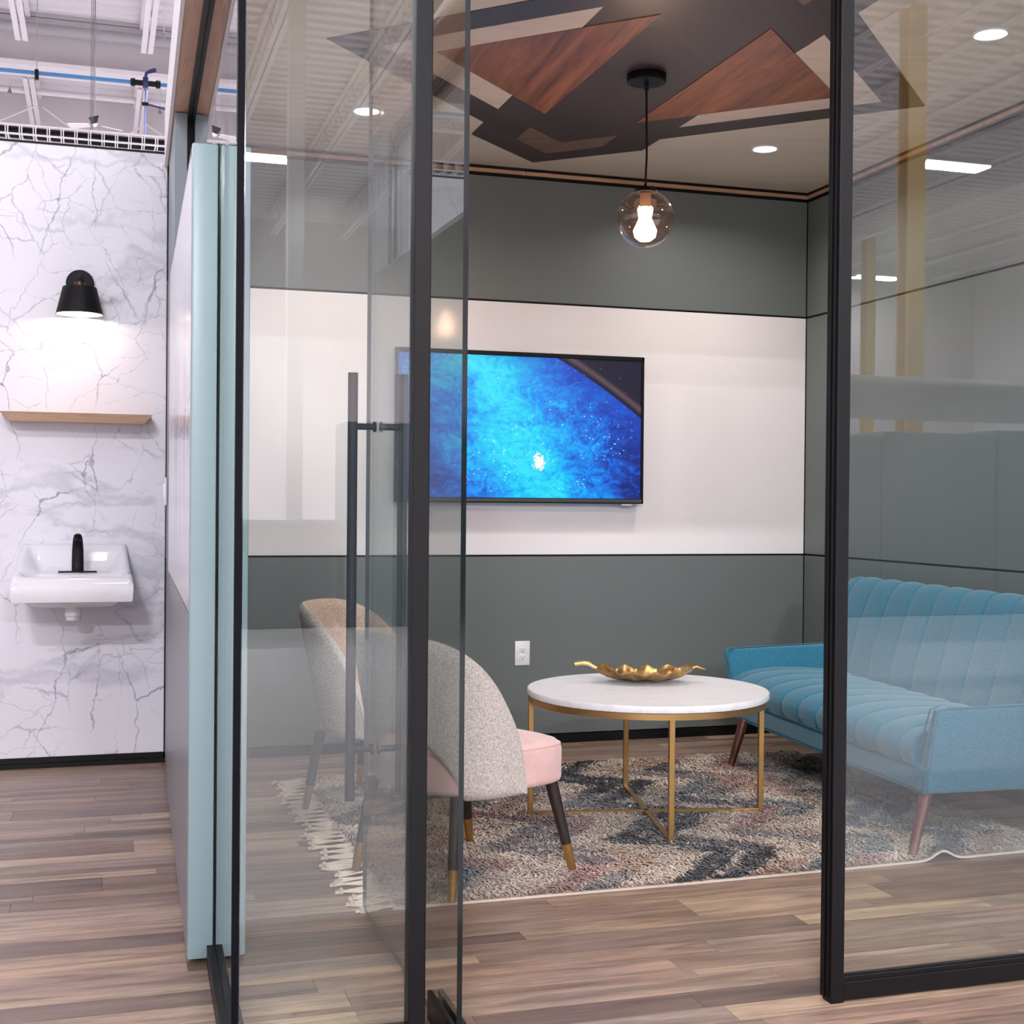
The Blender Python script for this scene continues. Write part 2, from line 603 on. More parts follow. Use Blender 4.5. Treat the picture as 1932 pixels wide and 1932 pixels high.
def mat_screen():
    t = NT('screen showing earth from orbit')
    o = t.obj()
    sp = t.new('SeparateXYZ', ins={0: o})
    X, Z = sp.outputs[0], sp.outputs[2]
    dx = t.math('ADD', X, 1.40)
    dz = t.math('ADD', Z, 2.62)
    d = t.math('SQRT', t.math('ADD', t.math('MULTIPLY', dx, dx), t.math('MULTIPLY', dz, dz)))
    wob = t.noise(t.mapping(o, rot=(0, R(28), 0), scale=(1.0, 1, 2.2)), 2.4, 8, 0.7, 0.6)
    fine = t.noise(t.mapping(o, rot=(0, R(28), 0), scale=(1.5, 1, 2.0)), 9.0, 10, 0.78, 1.6)
    # brightest along a diagonal band through the lower middle
    band = t.math('MULTIPLY', t.math('ABSOLUTE', t.math('ADD', t.math('ADD', X, 0.08), t.math('MULTIPLY', Z, 0.42))), 1.25)
    f = t.math('ADD', t.math('SUBTRACT', 0.95, band), t.math('MULTIPLY', t.math('SUBTRACT', wob, 0.5), 1.5))
    f = t.math('ADD', f, t.math('MULTIPLY', t.math('SUBTRACT', fine, 0.5), 1.5))
    earth = t.ramp(f, [(0.05, lin(12, 34, 120)), (0.3, lin(8, 84, 205)), (0.55, lin(0, 142, 250)), (0.8, lin(0, 204, 255)), (1.0, lin(40, 230, 255))])
    # city lights
    vo = t.new('TexVoronoi', ins={'Vector': t.mapping(o, scale=(1, 0, 1)), 'Scale': 48.0})
    cl = t.noise(o, 3.0, 2)
    dots = t.math('MULTIPLY', t.math('LESS_THAN', vo.outputs['Distance'], 0.14), t.math('GREATER_THAN', cl, 0.53))
    earth = t.mix(dots, earth, lin(240, 250, 255))
    bx = t.math('ADD', X, -0.082)
    bz = t.math('ADD', Z, 0.175)
    bd = t.math('SQRT', t.math('ADD', t.math('MULTIPLY', bx, bx), t.math('MULTIPLY', t.math('MULTIPLY', bz, bz), 0.6)))
    big = t.math('LESS_THAN', t.math('ADD', bd, t.math('MULTIPLY', t.math('SUBTRACT', fine, 0.5), 0.16)), 0.028)
    earth = t.mix(big, earth, lin(255, 252, 246))
    near = t.math('SUBTRACT', 1.0, t.math('MULTIPLY', t.math('SUBTRACT', 3.371, d), 5.0, clamp=True), clamp=True)
    earth = t.mix(t.math('MULTIPLY', near, 0.8), earth, lin(8, 70, 200))
    vs2 = t.new('TexVoronoi', ins={'Vector': t.mapping(o, scale=(1, 0, 1)), 'Scale': 34.0})
    star = t.math('LESS_THAN', vs2.outputs['Distance'], 0.05)
    space = t.mix(star, lin(20, 16, 44), lin(230, 220, 230))
    glow = t.math('SUBTRACT', 1.0, t.math('DIVIDE', t.math('ABSOLUTE', t.math('SUBTRACT', d, 3.405)), 0.022, clamp=True), clamp=True)
    space = t.mix(t.math('MULTIPLY', glow, 0.75), space, lin(110, 84, 90))
    sky = t.math('GREATER_THAN', d, 3.371)
    col = t.mix(sky, earth, space)
    t.p(color=(0.01, 0.01, 0.012, 1), rough=0.2, emit=col, estr=0.95)
    return t.m


M['screen'] = mat_screen()


def mat_rugpile():
    t = NT('shag pile')
    a = t.new('Attribute', attribute_name='Col')
    t.p(color=a.outputs['Color'], rough=0.95, spec=0.1, sheen=0.2)
    return t.m


M['pile'] = mat_rugpile()

# ------------------------------------------------------------------ dimensions of the room
DB = 6.43       # back wall face
DF = 2.90       # glass front
XR = 3.673      # right wall face
ZC = 2.925      # ceiling
Z1, Z2 = 0.963, 2.25   # panel joints


def xl(y):      # centre line of the left partition, a touch out of square
    return 0.31 + 0.0237 * (y - 3.61)


# ------------------------------------------------------------------ floors
fl = empty('floor', (0, 0, 0), kind='structure')
tag(fl, 'brown wood-look plank floor of mixed tones')
MB().box(-3.2, 4.3, 1.9, 6.6, -0.012, -0.0048).ob('subfloor', M['seam'], fl)
ub = MB().box(-0.5, 0.5, -0.5, 0.5, -0.5, 0.5)
ume = bpy.data.meshes.new('plank')
ume.from_pydata(ub.v, [], ub.f)
ume.materials.append(M['plank'])
planks = []
y = 1.9
widths = [0.036, 0.05, 0.06, 0.07, 0.08, 0.095, 0.1, 0.108, 0.16]
while y < 6.43:
    wd = min(random.choice(widths), 6.44 - y)
    if wd < 0.02:
        break
    x = -3.2 - random.random()
    while x < 4.3:
        ln = random.uniform(0.55, 1.25)
        x0, x1 = max(x, -3.2), min(x + ln, 4.3)
        if x1 - x0 > 0.04:
            planks.append((x0, x1, y, y + wd))
        x += ln
    y += wd


def vis_rank(p):
    cx, cy_ = (p[0] + p[1]) / 2, (p[2] + p[3]) / 2
    d = Vector((cx, cy_, -1.24))
    z = d.dot(fw)
    sx = d.dot(r2) / z
    sy = d.dot(u2) / z
    half = (p[1] - p[0]) / 2 / z
    if z < 0.5 or abs(sx) > 0.385 + half or sy < -0.40 or cx > XR:
        return 0
    return (p[1] - p[0]) * (p[3] - p[2]) / z ** 3


planks.sort(key=vis_rank, reverse=True)
G = 0.0006
rest_v, rest_f, rest_t = [], [], []
for i, (x0, x1, y0, y1) in enumerate(planks):
    if i < 300 and vis_rank((x0, x1, y0, y1)) > 0:
        o = bpy.data.objects.new('plank', ume)
        o.location = ((x0 + x1) / 2, (y0 + y1) / 2, -0.0024)
        o.scale = (x1 - x0 - 2 * G, y1 - y0 - 2 * G, 0.0048)
        link(o, fl)
    else:
        n = len(rest_v)
        b = MB().box(x0 + G, x1 - G, y0 + G, y1 - G, -0.0048, 0)
        rest_v += b.v
        rest_f += [tuple(k + n for k in f) for f in b.f]
        rest_t += [random.random()] * 8
ro = mesh_obj('plank_field', rest_v, rest_f, M['plank'], fl)
at = ro.data.attributes.new('tone', 'FLOAT', 'POINT')
at.data.foreach_set('value', rest_t)
ro['kind'] = 'stuff'

hf = MB()
for a in [(-16, 22, -24, 1.9), (-16, 22, 6.6, 21.8), (-16, -3.2, 1.9, 6.6), (4.3, 22, 1.9, 6.6)]:
    hf.box(a[0], a[1], a[2], a[3], -0.2, -0.006)
tag(hf.ob('floor', M['concrete']), 'pale sealed concrete floor of the surrounding hall', kind='structure')

# ------------------------------------------------------------------ room walls
wb = empty('wall_back', (0, 0, 0), kind='structure')
tag(wb, 'back wall of sage panels above and below a white board band')
MB().box(xl(DB) + 0.02, XR + 0.06, DB + 0.012, DB + 0.1, 0.0, ZC + 0.06).ob('backing', M['seam'], wb)
XB0 = 0.3
MB().rbox(XB0, XR - 0.003, DB, DB + 0.014, 0.05, Z1 - 0.005, 0.0015, 1).ob('panel', M['sage'], wb)
MB().rbox(XB0, XR - 0.003, DB, DB + 0.014, Z1 + 0.005, Z2 - 0.005, 0.0015, 1).ob('panel', M['board'], wb)['label'] = 'glossy white board panel'
MB().rbox(XB0, XR - 0.003, DB, DB + 0.014, Z2 + 0.005, 2.875, 0.0015, 1).ob('panel', M['sage'], wb)
wr = empty('wall_right', (0, 0, 0), kind='structure')
tag(wr, 'right side wall of three stacked sage panels')
MB().box(XR + 0.012, XR + 0.1, DF - 0.04, DB + 0.1, 0.0, ZC + 0.06).ob('backing', M['seam'], wr)
for z0, z1 in [(0.05, Z1 - 0.005), (Z1 + 0.005, Z2 - 0.005), (Z2 + 0.005, 2.875)]:
    MB().rbox(XR, XR + 0.014, DF - 0.03, DB - 0.003, z0, z1, 0.0015, 1).ob('panel', M['sage'], wr)
MB().box(XB0, XR, DB - 0.004, DB + 0.012, 0.0, 0.046).ob('baseboard_back', M['matte_black'])['kind'] = 'structure'
MB().box(XR - 0.004, XR + 0.012, DF, DB - 0.004, 0.0, 0.046).ob('baseboard_right', M['matte_black'])['kind'] = 'structure'
# shadow-gap trim under the ceiling: black, oak, black
tb = empty('trim_1', (0, 0, 0), kind='structure')
MB().box(XB0, XR + 0.01, DB - 0.006, DB + 0.012, 2.877, 2.889).ob('lower_strip', M['matte_black'], tb)
MB().box(XB0, 2.06, DB - 0.009, DB + 0.012, 2.89, 2.909).ob('oak_strip', M['oak_trim'], tb)
MB().box(2.062, XR + 0.01, DB - 0.009, DB + 0.012, 2.89, 2.909).ob('oak_strip', M['oak_trim'], tb)
MB().box(XB0, XR + 0.01, DB - 0.006, DB + 0.012, 2.91, ZC).ob('upper_strip', M['matte_black'], tb)
tr = empty('trim_2', (0, 0, 0), kind='structure')
MB().box(XR - 0.006, XR + 0.012, DF, DB - 0.006, 2.877, 2.889).ob('lower_strip', M['matte_black'], tr)
MB().box(XR - 0.009, XR + 0.012, DF, DB - 0.009, 2.89, 2.909).ob('oak_strip', M['oak_trim'], tr)
MB().box(XR - 0.006, XR + 0.012, DF, DB - 0.006, 2.91, ZC).ob('upper_strip', M['matte_black'], tr)

# ceiling with the star of inlays
ce = empty('ceiling', (0, 0, 0), kind='structure')
tag(ce, 'pale birch ceiling with a large dark and walnut inlaid star')
MB().box(0.43, XR + 0.06, DF - 0.02, DB + 0.06, ZC, ZC + 0.03).ob('ceiling_board', M['birch'], ce)
CX, CY = 2.053, 4.854


def inlay(name, poly, mat, dz, label=None):
    o = MB().prism([(CX + a, CY + b) for a, b in poly], ZC - dz, ZC + 0.004).ob(name, mat, ce)
    if label:
        o['label'] = label
    return o


inlay('inlay_panel', [(-1.265, 0), (-0.424, -0.84), (-0.424, -1.045), (0, -1.435), (0.424, -1.045), (0.424, -0.84), (1.27, 0),
                      (0.424, 0.84), (0.424, 1.045), (0, 1.435), (-0.424, 1.045), (-0.424, 0.84)], M['dark_inlay'], 0.003, 'dark star-shaped field')
for sx in (-1, 1):
    inlay('inlay_panel', [(sx * 1.06, 0), (sx * 0.424, 0.622), (sx * 0.424, 0.416), (sx * 0.853, 0.003), (sx * 0.424, -0.416), (sx * 0.424, -0.622)], M['cream_inlay'], 0.0045, 'cream chevron')
    inlay('inlay_panel', [(sx * 0.853, 0), (sx * 0.212, -0.62), (sx * 0.212, 0.62)], M['walnut'], 0.006, 'walnut triangle')
    sy = sx
    inlay('inlay_panel', [(-0.208, sy * 0.842), (-0.208, sy * 1.045), (0.005, sy * 1.243), (0.214, sy * 1.045), (0.214, sy * 0.842), (0.01, sy * 1.037)], M['brown_inlay'], 0.0045, 'brown chevron')

# ------------------------------------------------------------------ left partition (low wall, tall end, oak beam, glazing)
wl = empty('wall_left', (0, 0, 0), kind='structure')
tag(wl, 'free-standing left partition with pale sage end and print on its outer face')


def skew(y0, y1, a, b, z0, z1):
    return MB().hexa([(xl(y0) + a, y0, z0), (xl(y0) + b, y0, z0), (xl(y1) + b, y1, z0), (xl(y1) + a, y1, z0)],
                     [(xl(y0) + a, y0, z1), (xl(y0) + b, y0, z1), (xl(y1) + b, y1, z1), (xl(y1) + a, y1, z1)])


skew(3.63, 5.5, -0.07, 0.07, 0.012, 2.17).ob('core', M['sage'], wl)
# end cap in two strips with a dark slot
MB().rbox(xl(3.61) - 0.0765, xl(3.61) - 0.0085, 3.606, 3.64, 0.014, 2.18, 0.006, 2).ob('end_panel', M['end_sage'], wl, 40)
MB().rbox(xl(3.61) + 0.0085, xl(3.61) + 0.0765, 3.606, 3.64, 0.014, 2.18, 0.006, 2).ob('end_panel', M['end_sage'], wl, 40)
MB().box(xl(3.61) - 0.0095, xl(3.61) + 0.0095, 3.618, 3.64, 0.014, 2.176).ob('slot', M['seam'], wl)
skew(3.641, 5.75, -0.0765, -0.068, 0.935, 2.18).ob('print_panel', M['art'], wl)['label'] = 'white panel with pale violet brushstrokes'
skew(3.641, 5.75, -0.0765, -0.068, 0.014, 0.93).ob('panel', M['outer_grey'], wl)
skew(3.641, 5.5, 0.068, 0.0765, 0.014, 2.18).ob('panel', M['sage'], wl)
skew(3.641, 5.5, -0.0765, 0.0765, 2.17, 2.184).ob('cap', M['sage'], wl)
for a in (-0.05, 0.05):
    MB().lathe([(0.014, 0.0), (0.014, 0.02)], xl(3.66) + a, 3.66, 12).ob('levelling_foot', M['matte_black'], wl)
# tall end next to the marble wall
skew(5.5, DB, -0.0676, -0.02, 0.012, 2.785).ob('tall_panel', M['tall_grey'], wl)
skew(5.5, DB, 0.02, 0.0676, 0.012, 2.785).ob('tall_panel', M['tall_grey'], wl)
skew(5.515, DB, -0.02, 0.02, 0.012, 2.8).ob('tall_slot', M['matte_black'], wl)
# oak beam, pale outer fascia, black glazing channel
bmx = empty('trim_3', (0, 0, 0), kind='structure')
tag(bmx, 'oak soffit beam over the left partition with a black channel')
skew(2.8, DB, -0.075, 0.08, 2.79, 3.02).ob('oak_soffit', M['oak_beam'], bmx)
skew(2.8, DB, -0.088, -0.075, 2.787, 3.04).ob('fascia', M['steel_white'], bmx)
skew(2.8, 5.5, -0.02, -0.006, 2.755, 2.80).ob('channel_lip', M['black'], bmx)
skew(2.8, 5.5, 0.006, 0.02, 2.755, 2.80).ob('channel_lip', M['black'], bmx)
skew(2.8, 5.5, -0.006, 0.006, 2.775, 2.80).ob('channel_bed', M['black'], bmx)

# clerestory glass above the low wall
GL = [M['glass'], M['glass_edge']]


def skew_pane(name, y0, y1, z0, z1, parent, th=0.005):
    b = skew(y0, y1, -th, th, z0, z1)
    return mesh_obj(name, b.v, b.f, GL, parent, fmat=[1, 1, 1, 0, 1, 0])


w4 = empty('window_1', (0, 0, 0), kind='structure')
tag(w4, 'clear glass strip above the low partition')
skew_pane('glass_pane', 3.612, 5.5, 2.186, 2.775, w4)
# side glass from the wall end to the front corner, set in a floor channel
w3 = empty('window_2', (0, 0, 0), kind='structure')
tag(w3, 'side glass panel standing in a black floor channel')
skew_pane('glass_pane', DF + 0.012, 3.603, 0.02, 2.775, w3, 0.006)
fc = skew(DF + 0.02, 3.6, -0.026, -0.0065, 0.0, 0.052)
fc.ob('channel_lip', M['black'], w3)
skew(DF + 0.02, 3.6, 0.0065, 0.026, 0.0, 0.052).ob('channel_lip', M['black'], w3)
skew(DF + 0.02, 3.6, -0.0065, 0.0065, 0.0, 0.018).ob('channel_bed', M['black'], w3)

# ------------------------------------------------------------------ glass front
XC = xl(DF) - 0.006
XP0, XP1 = 0.668, 0.706     # hinge post
XJ0, XJ1 = 1.742, 1.778     # strike jamb
w1 = empty('window_3', (0, 0, 0), kind='structure')
tag(w1, 'narrow fixed glass panel left of the doorway')
pane('glass_pane', XC + 0.009, XP0 + 0.004, DF, DF + 0.012, 0.06, 2.775, w1, GL)
MB().box(XC - 0.006, XC + 0.009, DF - 0.002, DF + 0.0118, 0.0, 2.775).ob('corner_joint', M['joint'], w1)
MB().rbox(XC - 0.01, XP0, DF - 0.016, DF + 0.03, 0.0, 0.062, 0.002, 1).ob('sill', M['black'], w1)
w2 = empty('window_4', (0, 0, 0), kind='structure')
tag(w2, 'wide fixed glass panel right of the doorway in black frame')
pane('glass_pane', XJ1 - 0.004, XR - 0.002, DF + 0.008, DF + 0.02, 0.055, 2.775, w2, GL)
MB().rbox(XJ1, XR - 0.001, DF - 0.004, DF + 0.034, 0.004, 0.05, 0.002, 1).ob('sill', M['black'], w2)
MB().rbox(XJ1, XR - 0.001, DF + 0.021, DF + 0.03, 0.05, 0.062, 0.001, 1).ob('glazing_bead', M['black'], w2)
MB().rbox(XJ1, XR - 0.001, DF - 0.001, DF + 0.0075, 0.05, 0.062, 0.001, 1).ob('glazing_bead', M['black'], w2)
MB().rbox(XR - 0.03, XR - 0.001, DF - 0.004, DF + 0.034, 0.062, 2.775, 0.002, 1).ob('wall_channel', M['black'], w2)

d1 = empty('door_1', (0, 0, 0), kind='structure')
tag(d1, 'frameless glass door standing open into the room')
MB().rbox(XP0, XP1, DF - 0.02, DF + 0.03, 0.0, 2.775, 0.003, 2).ob('hinge_post', M['black'], d1)
MB().rbox(XJ0, XJ1, DF - 0.006, DF + 0.036, 0.0, 2.775, 0.002, 2).ob('strike_jamb', M['black'], d1)
MB().rbox(XJ0 - 0.004, XJ0 + 0.004, DF + 0.006, DF + 0.014, 0.01, 2.775, 0.001, 1).ob('seal', M['matte_black'], d1)
MB().rbox(XJ0 - 0.005, XJ0 + 0.004, DF + 0.022, DF + 0.04, 0.01, 2.775, 0.001, 1).ob('door_stop', M['black'], d1)
XL = 0.773
pane('glass_pane', XL - 0.006, XL + 0.006, 2.838, 3.93, 0.012, 2.76, d1, [M['glass_door'], M['glass_edge']])
for sgn, nm in ((-1, 'l'), (1, 'r')):
    xx = XL + sgn * 0.0735
    h = MB().tube([(xx, 3.79, 0.372), (xx, 3.79, 1.605)], 0.0145, 20).ob('pull_bar', M['black'], d1, 40)
    for z in (0.518, 1.451):
        MB().tube([(XL + sgn * 0.0065, 3.79, z), (XL + sgn * 0.062, 3.79, z)], 0.0095, 16).ob('standoff', M['black'], h, 40)
        MB().tube([(XL + sgn * 0.0062, 3.79, z), (XL + sgn * 0.013, 3.79, z)], 0.0155, 16).ob('collar', M['black'], h, 40)
pf = MB()
pf.rbox(XL - 0.019, XL - 0.0066, 2.845, 3.06, 0.008, 0.078, 0.003, 2)
pf.rbox(XL + 0.0066, XL + 0.019, 2.845, 3.06, 0.008, 0.078, 0.003, 2)
pf.ob('pivot_fitting', M['black'], d1, 40)
pf = MB()
pf.rbox(XL - 0.019, XL - 0.0066, 2.845, 3.06, 2.70, 2.765, 0.003, 2)
pf.rbox(XL + 0.0066, XL + 0.019, 2.845, 3.06, 2.70, 2.765, 0.003, 2)
pf.ob('pivot_fitting', M['black'], d1, 40)
MB().rbox(XC - 0.09, XR + 0.1, DF - 0.06, DF + 0.07, 2.775, ZC + 0.08, 0.003, 1).ob('trim_4', M['oak_trim'])['kind'] = 'structure'

# ------------------------------------------------------------------ marble wall and what hangs on it
wm = empty('wall_outer', (0, 0, 0), kind='structure')
tag(wm, 'white marble-look wall with fine grey veins and black edge')
MB().box(-3.4, xl(DB) - 0.074, DB, DB + 0.06, 0.05, 2.846).ob('marble_panel', M['marble'], wm)
MB().box(-3.4, xl(DB) - 0.069, DB - 0.002, DB + 0.06, 2.846, 2.856).ob('edge_trim', M['matte_black'], wm)
MB().box(xl(DB) - 0.0735, xl(DB) - 0.069, DB - 0.002, DB + 0.06, 0.05, 2.846).ob('edge_trim', M['matte_black'], wm)
bs = empty('baseboard_outer', (0, 0, 0), kind='structure')
MB().box(-3.4, xl(DB) - 0.069, DB - 0.008, DB + 0.06, 0.0, 0.022).ob('lower_strip', M['matte_black'], bs)
MB().box(-3.4, xl(DB) - 0.069, DB - 0.004, DB + 0.06, 0.024, 0.05).ob('upper_strip', M['matte_black'], bs)

# sconce
sc = empty('wall_sconce', (-0.083, DB, 2.2), label='matte black cone wall lamp lit above the pale oak shelf', cat='wall lamp')
MB().add(*(lambda b: (b.v, b.f))(MB().lathe([(0.0, 0.0), (0.062, 0.0), (0.062, 0.014), (0.058, 0.018), (0.0, 0.018)], 0, 0, 36))).ob('backplate', M['matte_black'], sc, 40)
bp = sc.children[0]
bp.rotation_euler = (R(90), 0, 0)
bp.location = (0, -0.001, 0.02)
MB().tube([(0, -0.018, 0.045), (0, -0.07, 0.05), (0, -0.095, 0.03), (0, -0.1, -0.005)], 0.008, 12).ob('arm', M['matte_black'], sc, 40)
MB().lathe([(0.024, 0.012), (0.024, -0.012), (0.017, -0.02)], 0, -0.1, 20).ob('socket_cap', M['bronze'], sc, 40)
MB().lathe([(0.0, -0.012), (0.072, -0.012), (0.0745, -0.016), (0.103, -0.135), (0.1005, -0.135), (0.0725, -0.018), (0.0, -0.018)], 0, -0.11, 40).ob(
    'shade', [M['matte_black']], sc, 40)
MB().lathe([(0.0, -0.0185), (0.0715, -0.0185), (0.0995, -0.1345)], 0, -0.11, 40, caps=False).ob('shade_lining', M['white'], sc, 40)
bl = MB().lathe([(0.012, -0.02), (0.014, -0.04), (0.026, -0.062), (0.026, -0.075), (0.016, -0.09), (0.0, -0.094)], 0, -0.11, 20)
M['warm_bulb'] = emitter('warm bulb', (255, 226, 200), 25.0)
bl.ob('bulb', M['warm_bulb'], sc, 60)
point('sconce_light', (0, -0.11, -0.116), SCONCE_W, (1.0, 0.80, 0.64), 0.016, sc)

sh = empty('wall_shelf', (-0.09, DB, 1.6), label='pale oak floating shelf on the marble wall below the lamp', cat='shelf')
MB().hexa([(-0.286, -0.15, -0.022), (0.292, -0.15, -0.022), (0.292, 0.0, -0.022), (-0.286, 0.0, -0.022)],
          [(-0.328, -0.185, 0.016), (0.326, -0.185, 0.016), (0.326, 0.0, 0.016), (-0.328, 0.0, 0.016)]).ob('board', M['shelf_wood'], sh)

# washbasin
sk = empty('washbasin', (-0.1, DB, 0.79), label='white wall-hung washbasin below the shelf', cat='washbasin')
NU, NX = 30, 40
top = []
for i in range(NU + 1):
    u = i / NU
    yy = -0.005 - 0.455 * u
    hw = 0.228 + 0.022 * min(1, u * 1.4)
    for k in range(NX + 1):
        s = -1 + 2 * k / NX
        xx = s * hw
        rz = 0.248 - 0.126 * min(1, (u / 0.55)) ** 0.85 - 0.006 * u
        ed = min((1 - abs(s)) * hw, u * 0.455, (1 - u) * 0.455)
        inset = max(0.0, min(1.0, (ed - 0.024) / 0.075))
        inset = inset * inset * (3 - 2 * inset)
        floor_z = 0.13 - 0.02 * math.sin(min(1, u / 0.5) * PI / 2)
        if u > 0.5:
            floor_z -= 0.10 * math.sin((u - 0.5) / 0.42 * PI) if u < 0.92 else 0
        rz2 = rz - 0.014 * max(0, 1 - ed / 0.012) ** 2 - 0.036 * max(0, (u - 0.84) / 0.16) ** 2
        top.append((xx, yy, rz2 + (min(floor_z, rz) - rz) * inset))
bowl = MB()
W1 = NX + 1
fs = [(i * W1 + k, i * W1 + k + 1, (i + 1) * W1 + k + 1, (i + 1) * W1 + k) for i in range(NU) for k in range(NX)]
rim = [k for k in range(W1)] + [i * W1 + NX for i in range(1, NU + 1)] + [NU * W1 + k for k in range(NX - 1, -1, -1)] + [i * W1 for i in range(NU - 1, 0, -1)]
base_n = len(top)
vs_ = list(top)
for lvl, (zz, ins) in enumerate([(0.07, 0.0), (0.012, 0.004), (0.0, 0.012), (0.0, 0.05), (-0.03, 0.2)]):
    for j in rim:
        px_, py_, pz = top[j]
        sc_ = 1 - ins * 2.0
        z = zz if lvl else min(pz - 0.02, max(zz, 0.085))
        if lvl in (0, 1, 2):
            # apron deep at the front, sides rise towards the wall
            t_ = 1 - min(1, max(0, (-py_) / 0.44))
            z = z + 0.035 * t_ * (1 if lvl else 0)
        if lvl == 3:
            z = 0.0 + 0.01
        vs_.append((px_ * sc_, -0.23 + (py_ + 0.23) * (1 - ins * 1.8) + (0.1 * ins), z))
nr = len(rim)
for lvl in range(5):
    for j in range(nr):
        a, b = j, (j + 1) % nr
        if lvl == 0:
            fs.append((rim[a], rim[b], base_n + b, base_n + a))
        else:
            o1, o2 = base_n + (lvl - 1) * nr, base_n + lvl * nr
            fs.append((o1 + a, o1 + b, o2 + b, o2 + a))
fs.append(tuple(base_n + 4 * nr + j for j in range(nr)))
bowl.add(vs_, fs)
bowl.ob('bowl', M['ceramic'], sk, 50)
MB().rbox(-0.034, 0.034, -0.275, -0.2, -0.064, 0.0, 0.01, 2).ob('drain_boss', M['ceramic'], sk, 40)
MB().lathe([(0.036, -0.06), (0.036, -0.076), (0.032, -0.08), (0.032, -0.094)], 0, -0.238, 24).ob('drain_tail', M['ceramic'], sk, 40)

fa = empty('faucet', (-0.083, DB - 0.215, 0.905), label='matte black sensor faucet standing on the white washbasin', cat='faucet')
MB().rbox(-0.082, 0.082, -0.028, 0.028, 0.0, 0.006, 0.002, 2).ob('deck_plate', M['matte_black'], fa, 40)
rings = []
for z, hx, hy, oy in [(0.006, 0.0255, 0.022, 0), (0.05, 0.0255, 0.022, 0), (0.1, 0.0245, 0.021, -0.002), (0.135, 0.022, 0.022, -0.008), (0.158, 0.019, 0.03, -0.022), (0.17, 0.014, 0.026, -0.03), (0.174, 0.005, 0.01, -0.03)]:
    rings.append([(hx * math.copysign(abs(math.cos(a)) ** 0.7, math.cos(a)), oy + hy * math.copysign(abs(math.sin(a)) ** 0.7, math.sin(a)), z) for a in [2 * PI * k / 28 for k in range(28)]])
MB().loft(rings).ob('body', M['matte_black'], fa, 60)
MB().lathe([(0.0, 0.0), (0.009, 0.0), (0.009, 0.004), (0.0, 0.005)], 0, 0, 16).ob('sensor_window', M['seam'], fa, 40)
fa.children[-1].rotation_euler = (R(90), 0, 0)
fa.children[-1].location = (-0.003, -0.0215, 0.034)
fa.children[-1].scale = (0.8, 1.7, 1)
MB().tube([(0, -0.04, 0.152), (0, -0.052, 0.138)], [0.012, 0.011], 16).ob('spout', M['black'], fa, 40)

sw = empty('light_switch', (xl(6.2) - 0.0765, 6.2, 1.27), label='white switch plate on the partition edge beside the marble wall', cat='switch')
MB().rbox(-0.007, 0.0, -0.042, 0.042, -0.062, 0.062, 0.002, 2).ob('plate', M['plate'], sw, 40)
MB().rbox(-0.013, -0.006, -0.017, 0.017, -0.034, 0.034, 0.002, 1).ob('rocker', M['plate'], sw, 40)

# ------------------------------------------------------------------ TV, outlet
tv = empty('television', (2.042, DB, 1.61), label='wall-mounted flat television showing blue earth from orbit', cat='television')
MB().rbox(-0.63, 0.63, -0.035, -0.002, -0.35, 0.35, 0.01, 2).ob('back_housing', M['matte_black'], tv, 40)
fr = MB()
HX, HZ = 0.656, 0.379
fr.rbox(-HX, HX, -0.062, -0.034, HZ - 0.022, HZ, 0.002, 1)
fr.rbox(-HX, HX, -0.062, -0.034, -HZ, -HZ + 0.026, 0.002, 1)
fr.rbox(-HX, -HX + 0.014, -0.062, -0.034, -HZ, HZ, 0.002, 1)
fr.rbox(HX - 0.014, HX, -0.062, -0.034, -HZ, HZ, 0.002, 1)
fr.ob('bezel', M['matte_black'], tv)
sb = MB().box(-HX + 0.013, HX - 0.013, -0.054, -0.036, -HZ + 0.025, HZ - 0.021).ob('screen', M['screen'], tv)
MB().rbox(-HX + 0.01, HX - 0.01, -0.0635, -0.0615, -HZ + 0.006, -HZ + 0.022, 0.0005, 1).ob('bottom_strip', plain('dark grey strip', (74, 74, 78), 0.4), tv)
MB().rbox(0.54, 0.6, -0.055, -0.04, -HZ - 0.01, -HZ + 0.001, 0.002, 1).ob('sensor_tab', M['plate'], tv)

ot = empty('power_outlet', (2.066, DB, 0.467), label='white duplex power outlet low on the back wall left of the table', cat='outlet')
MB().rbox(-0.0395, 0.0395, -0.007, 0.0, -0.062, 0.062, 0.003, 2).ob('cover_plate', M['plate'], ot, 40)
for zc in (0.019, -0.019):
    sock = MB().rbox(-0.0165, 0.0165, -0.0095, -0.006, zc - 0.0165, zc + 0.0165, 0.003, 2).ob('socket', M['plate'], ot, 40)
    sl = MB()
    sl.box(-0.008, -0.0062, -0.0099, -0.0092, zc - 0.002, zc + 0.007)
    sl.box(0.0062, 0.008, -0.0099, -0.0092, zc - 0.002, zc + 0.006)
    sl.box(-0.0022, 0.0022, -0.0099, -0.0092, zc - 0.011, zc - 0.0065)
    sl.ob('slots', M['seam'], sock)

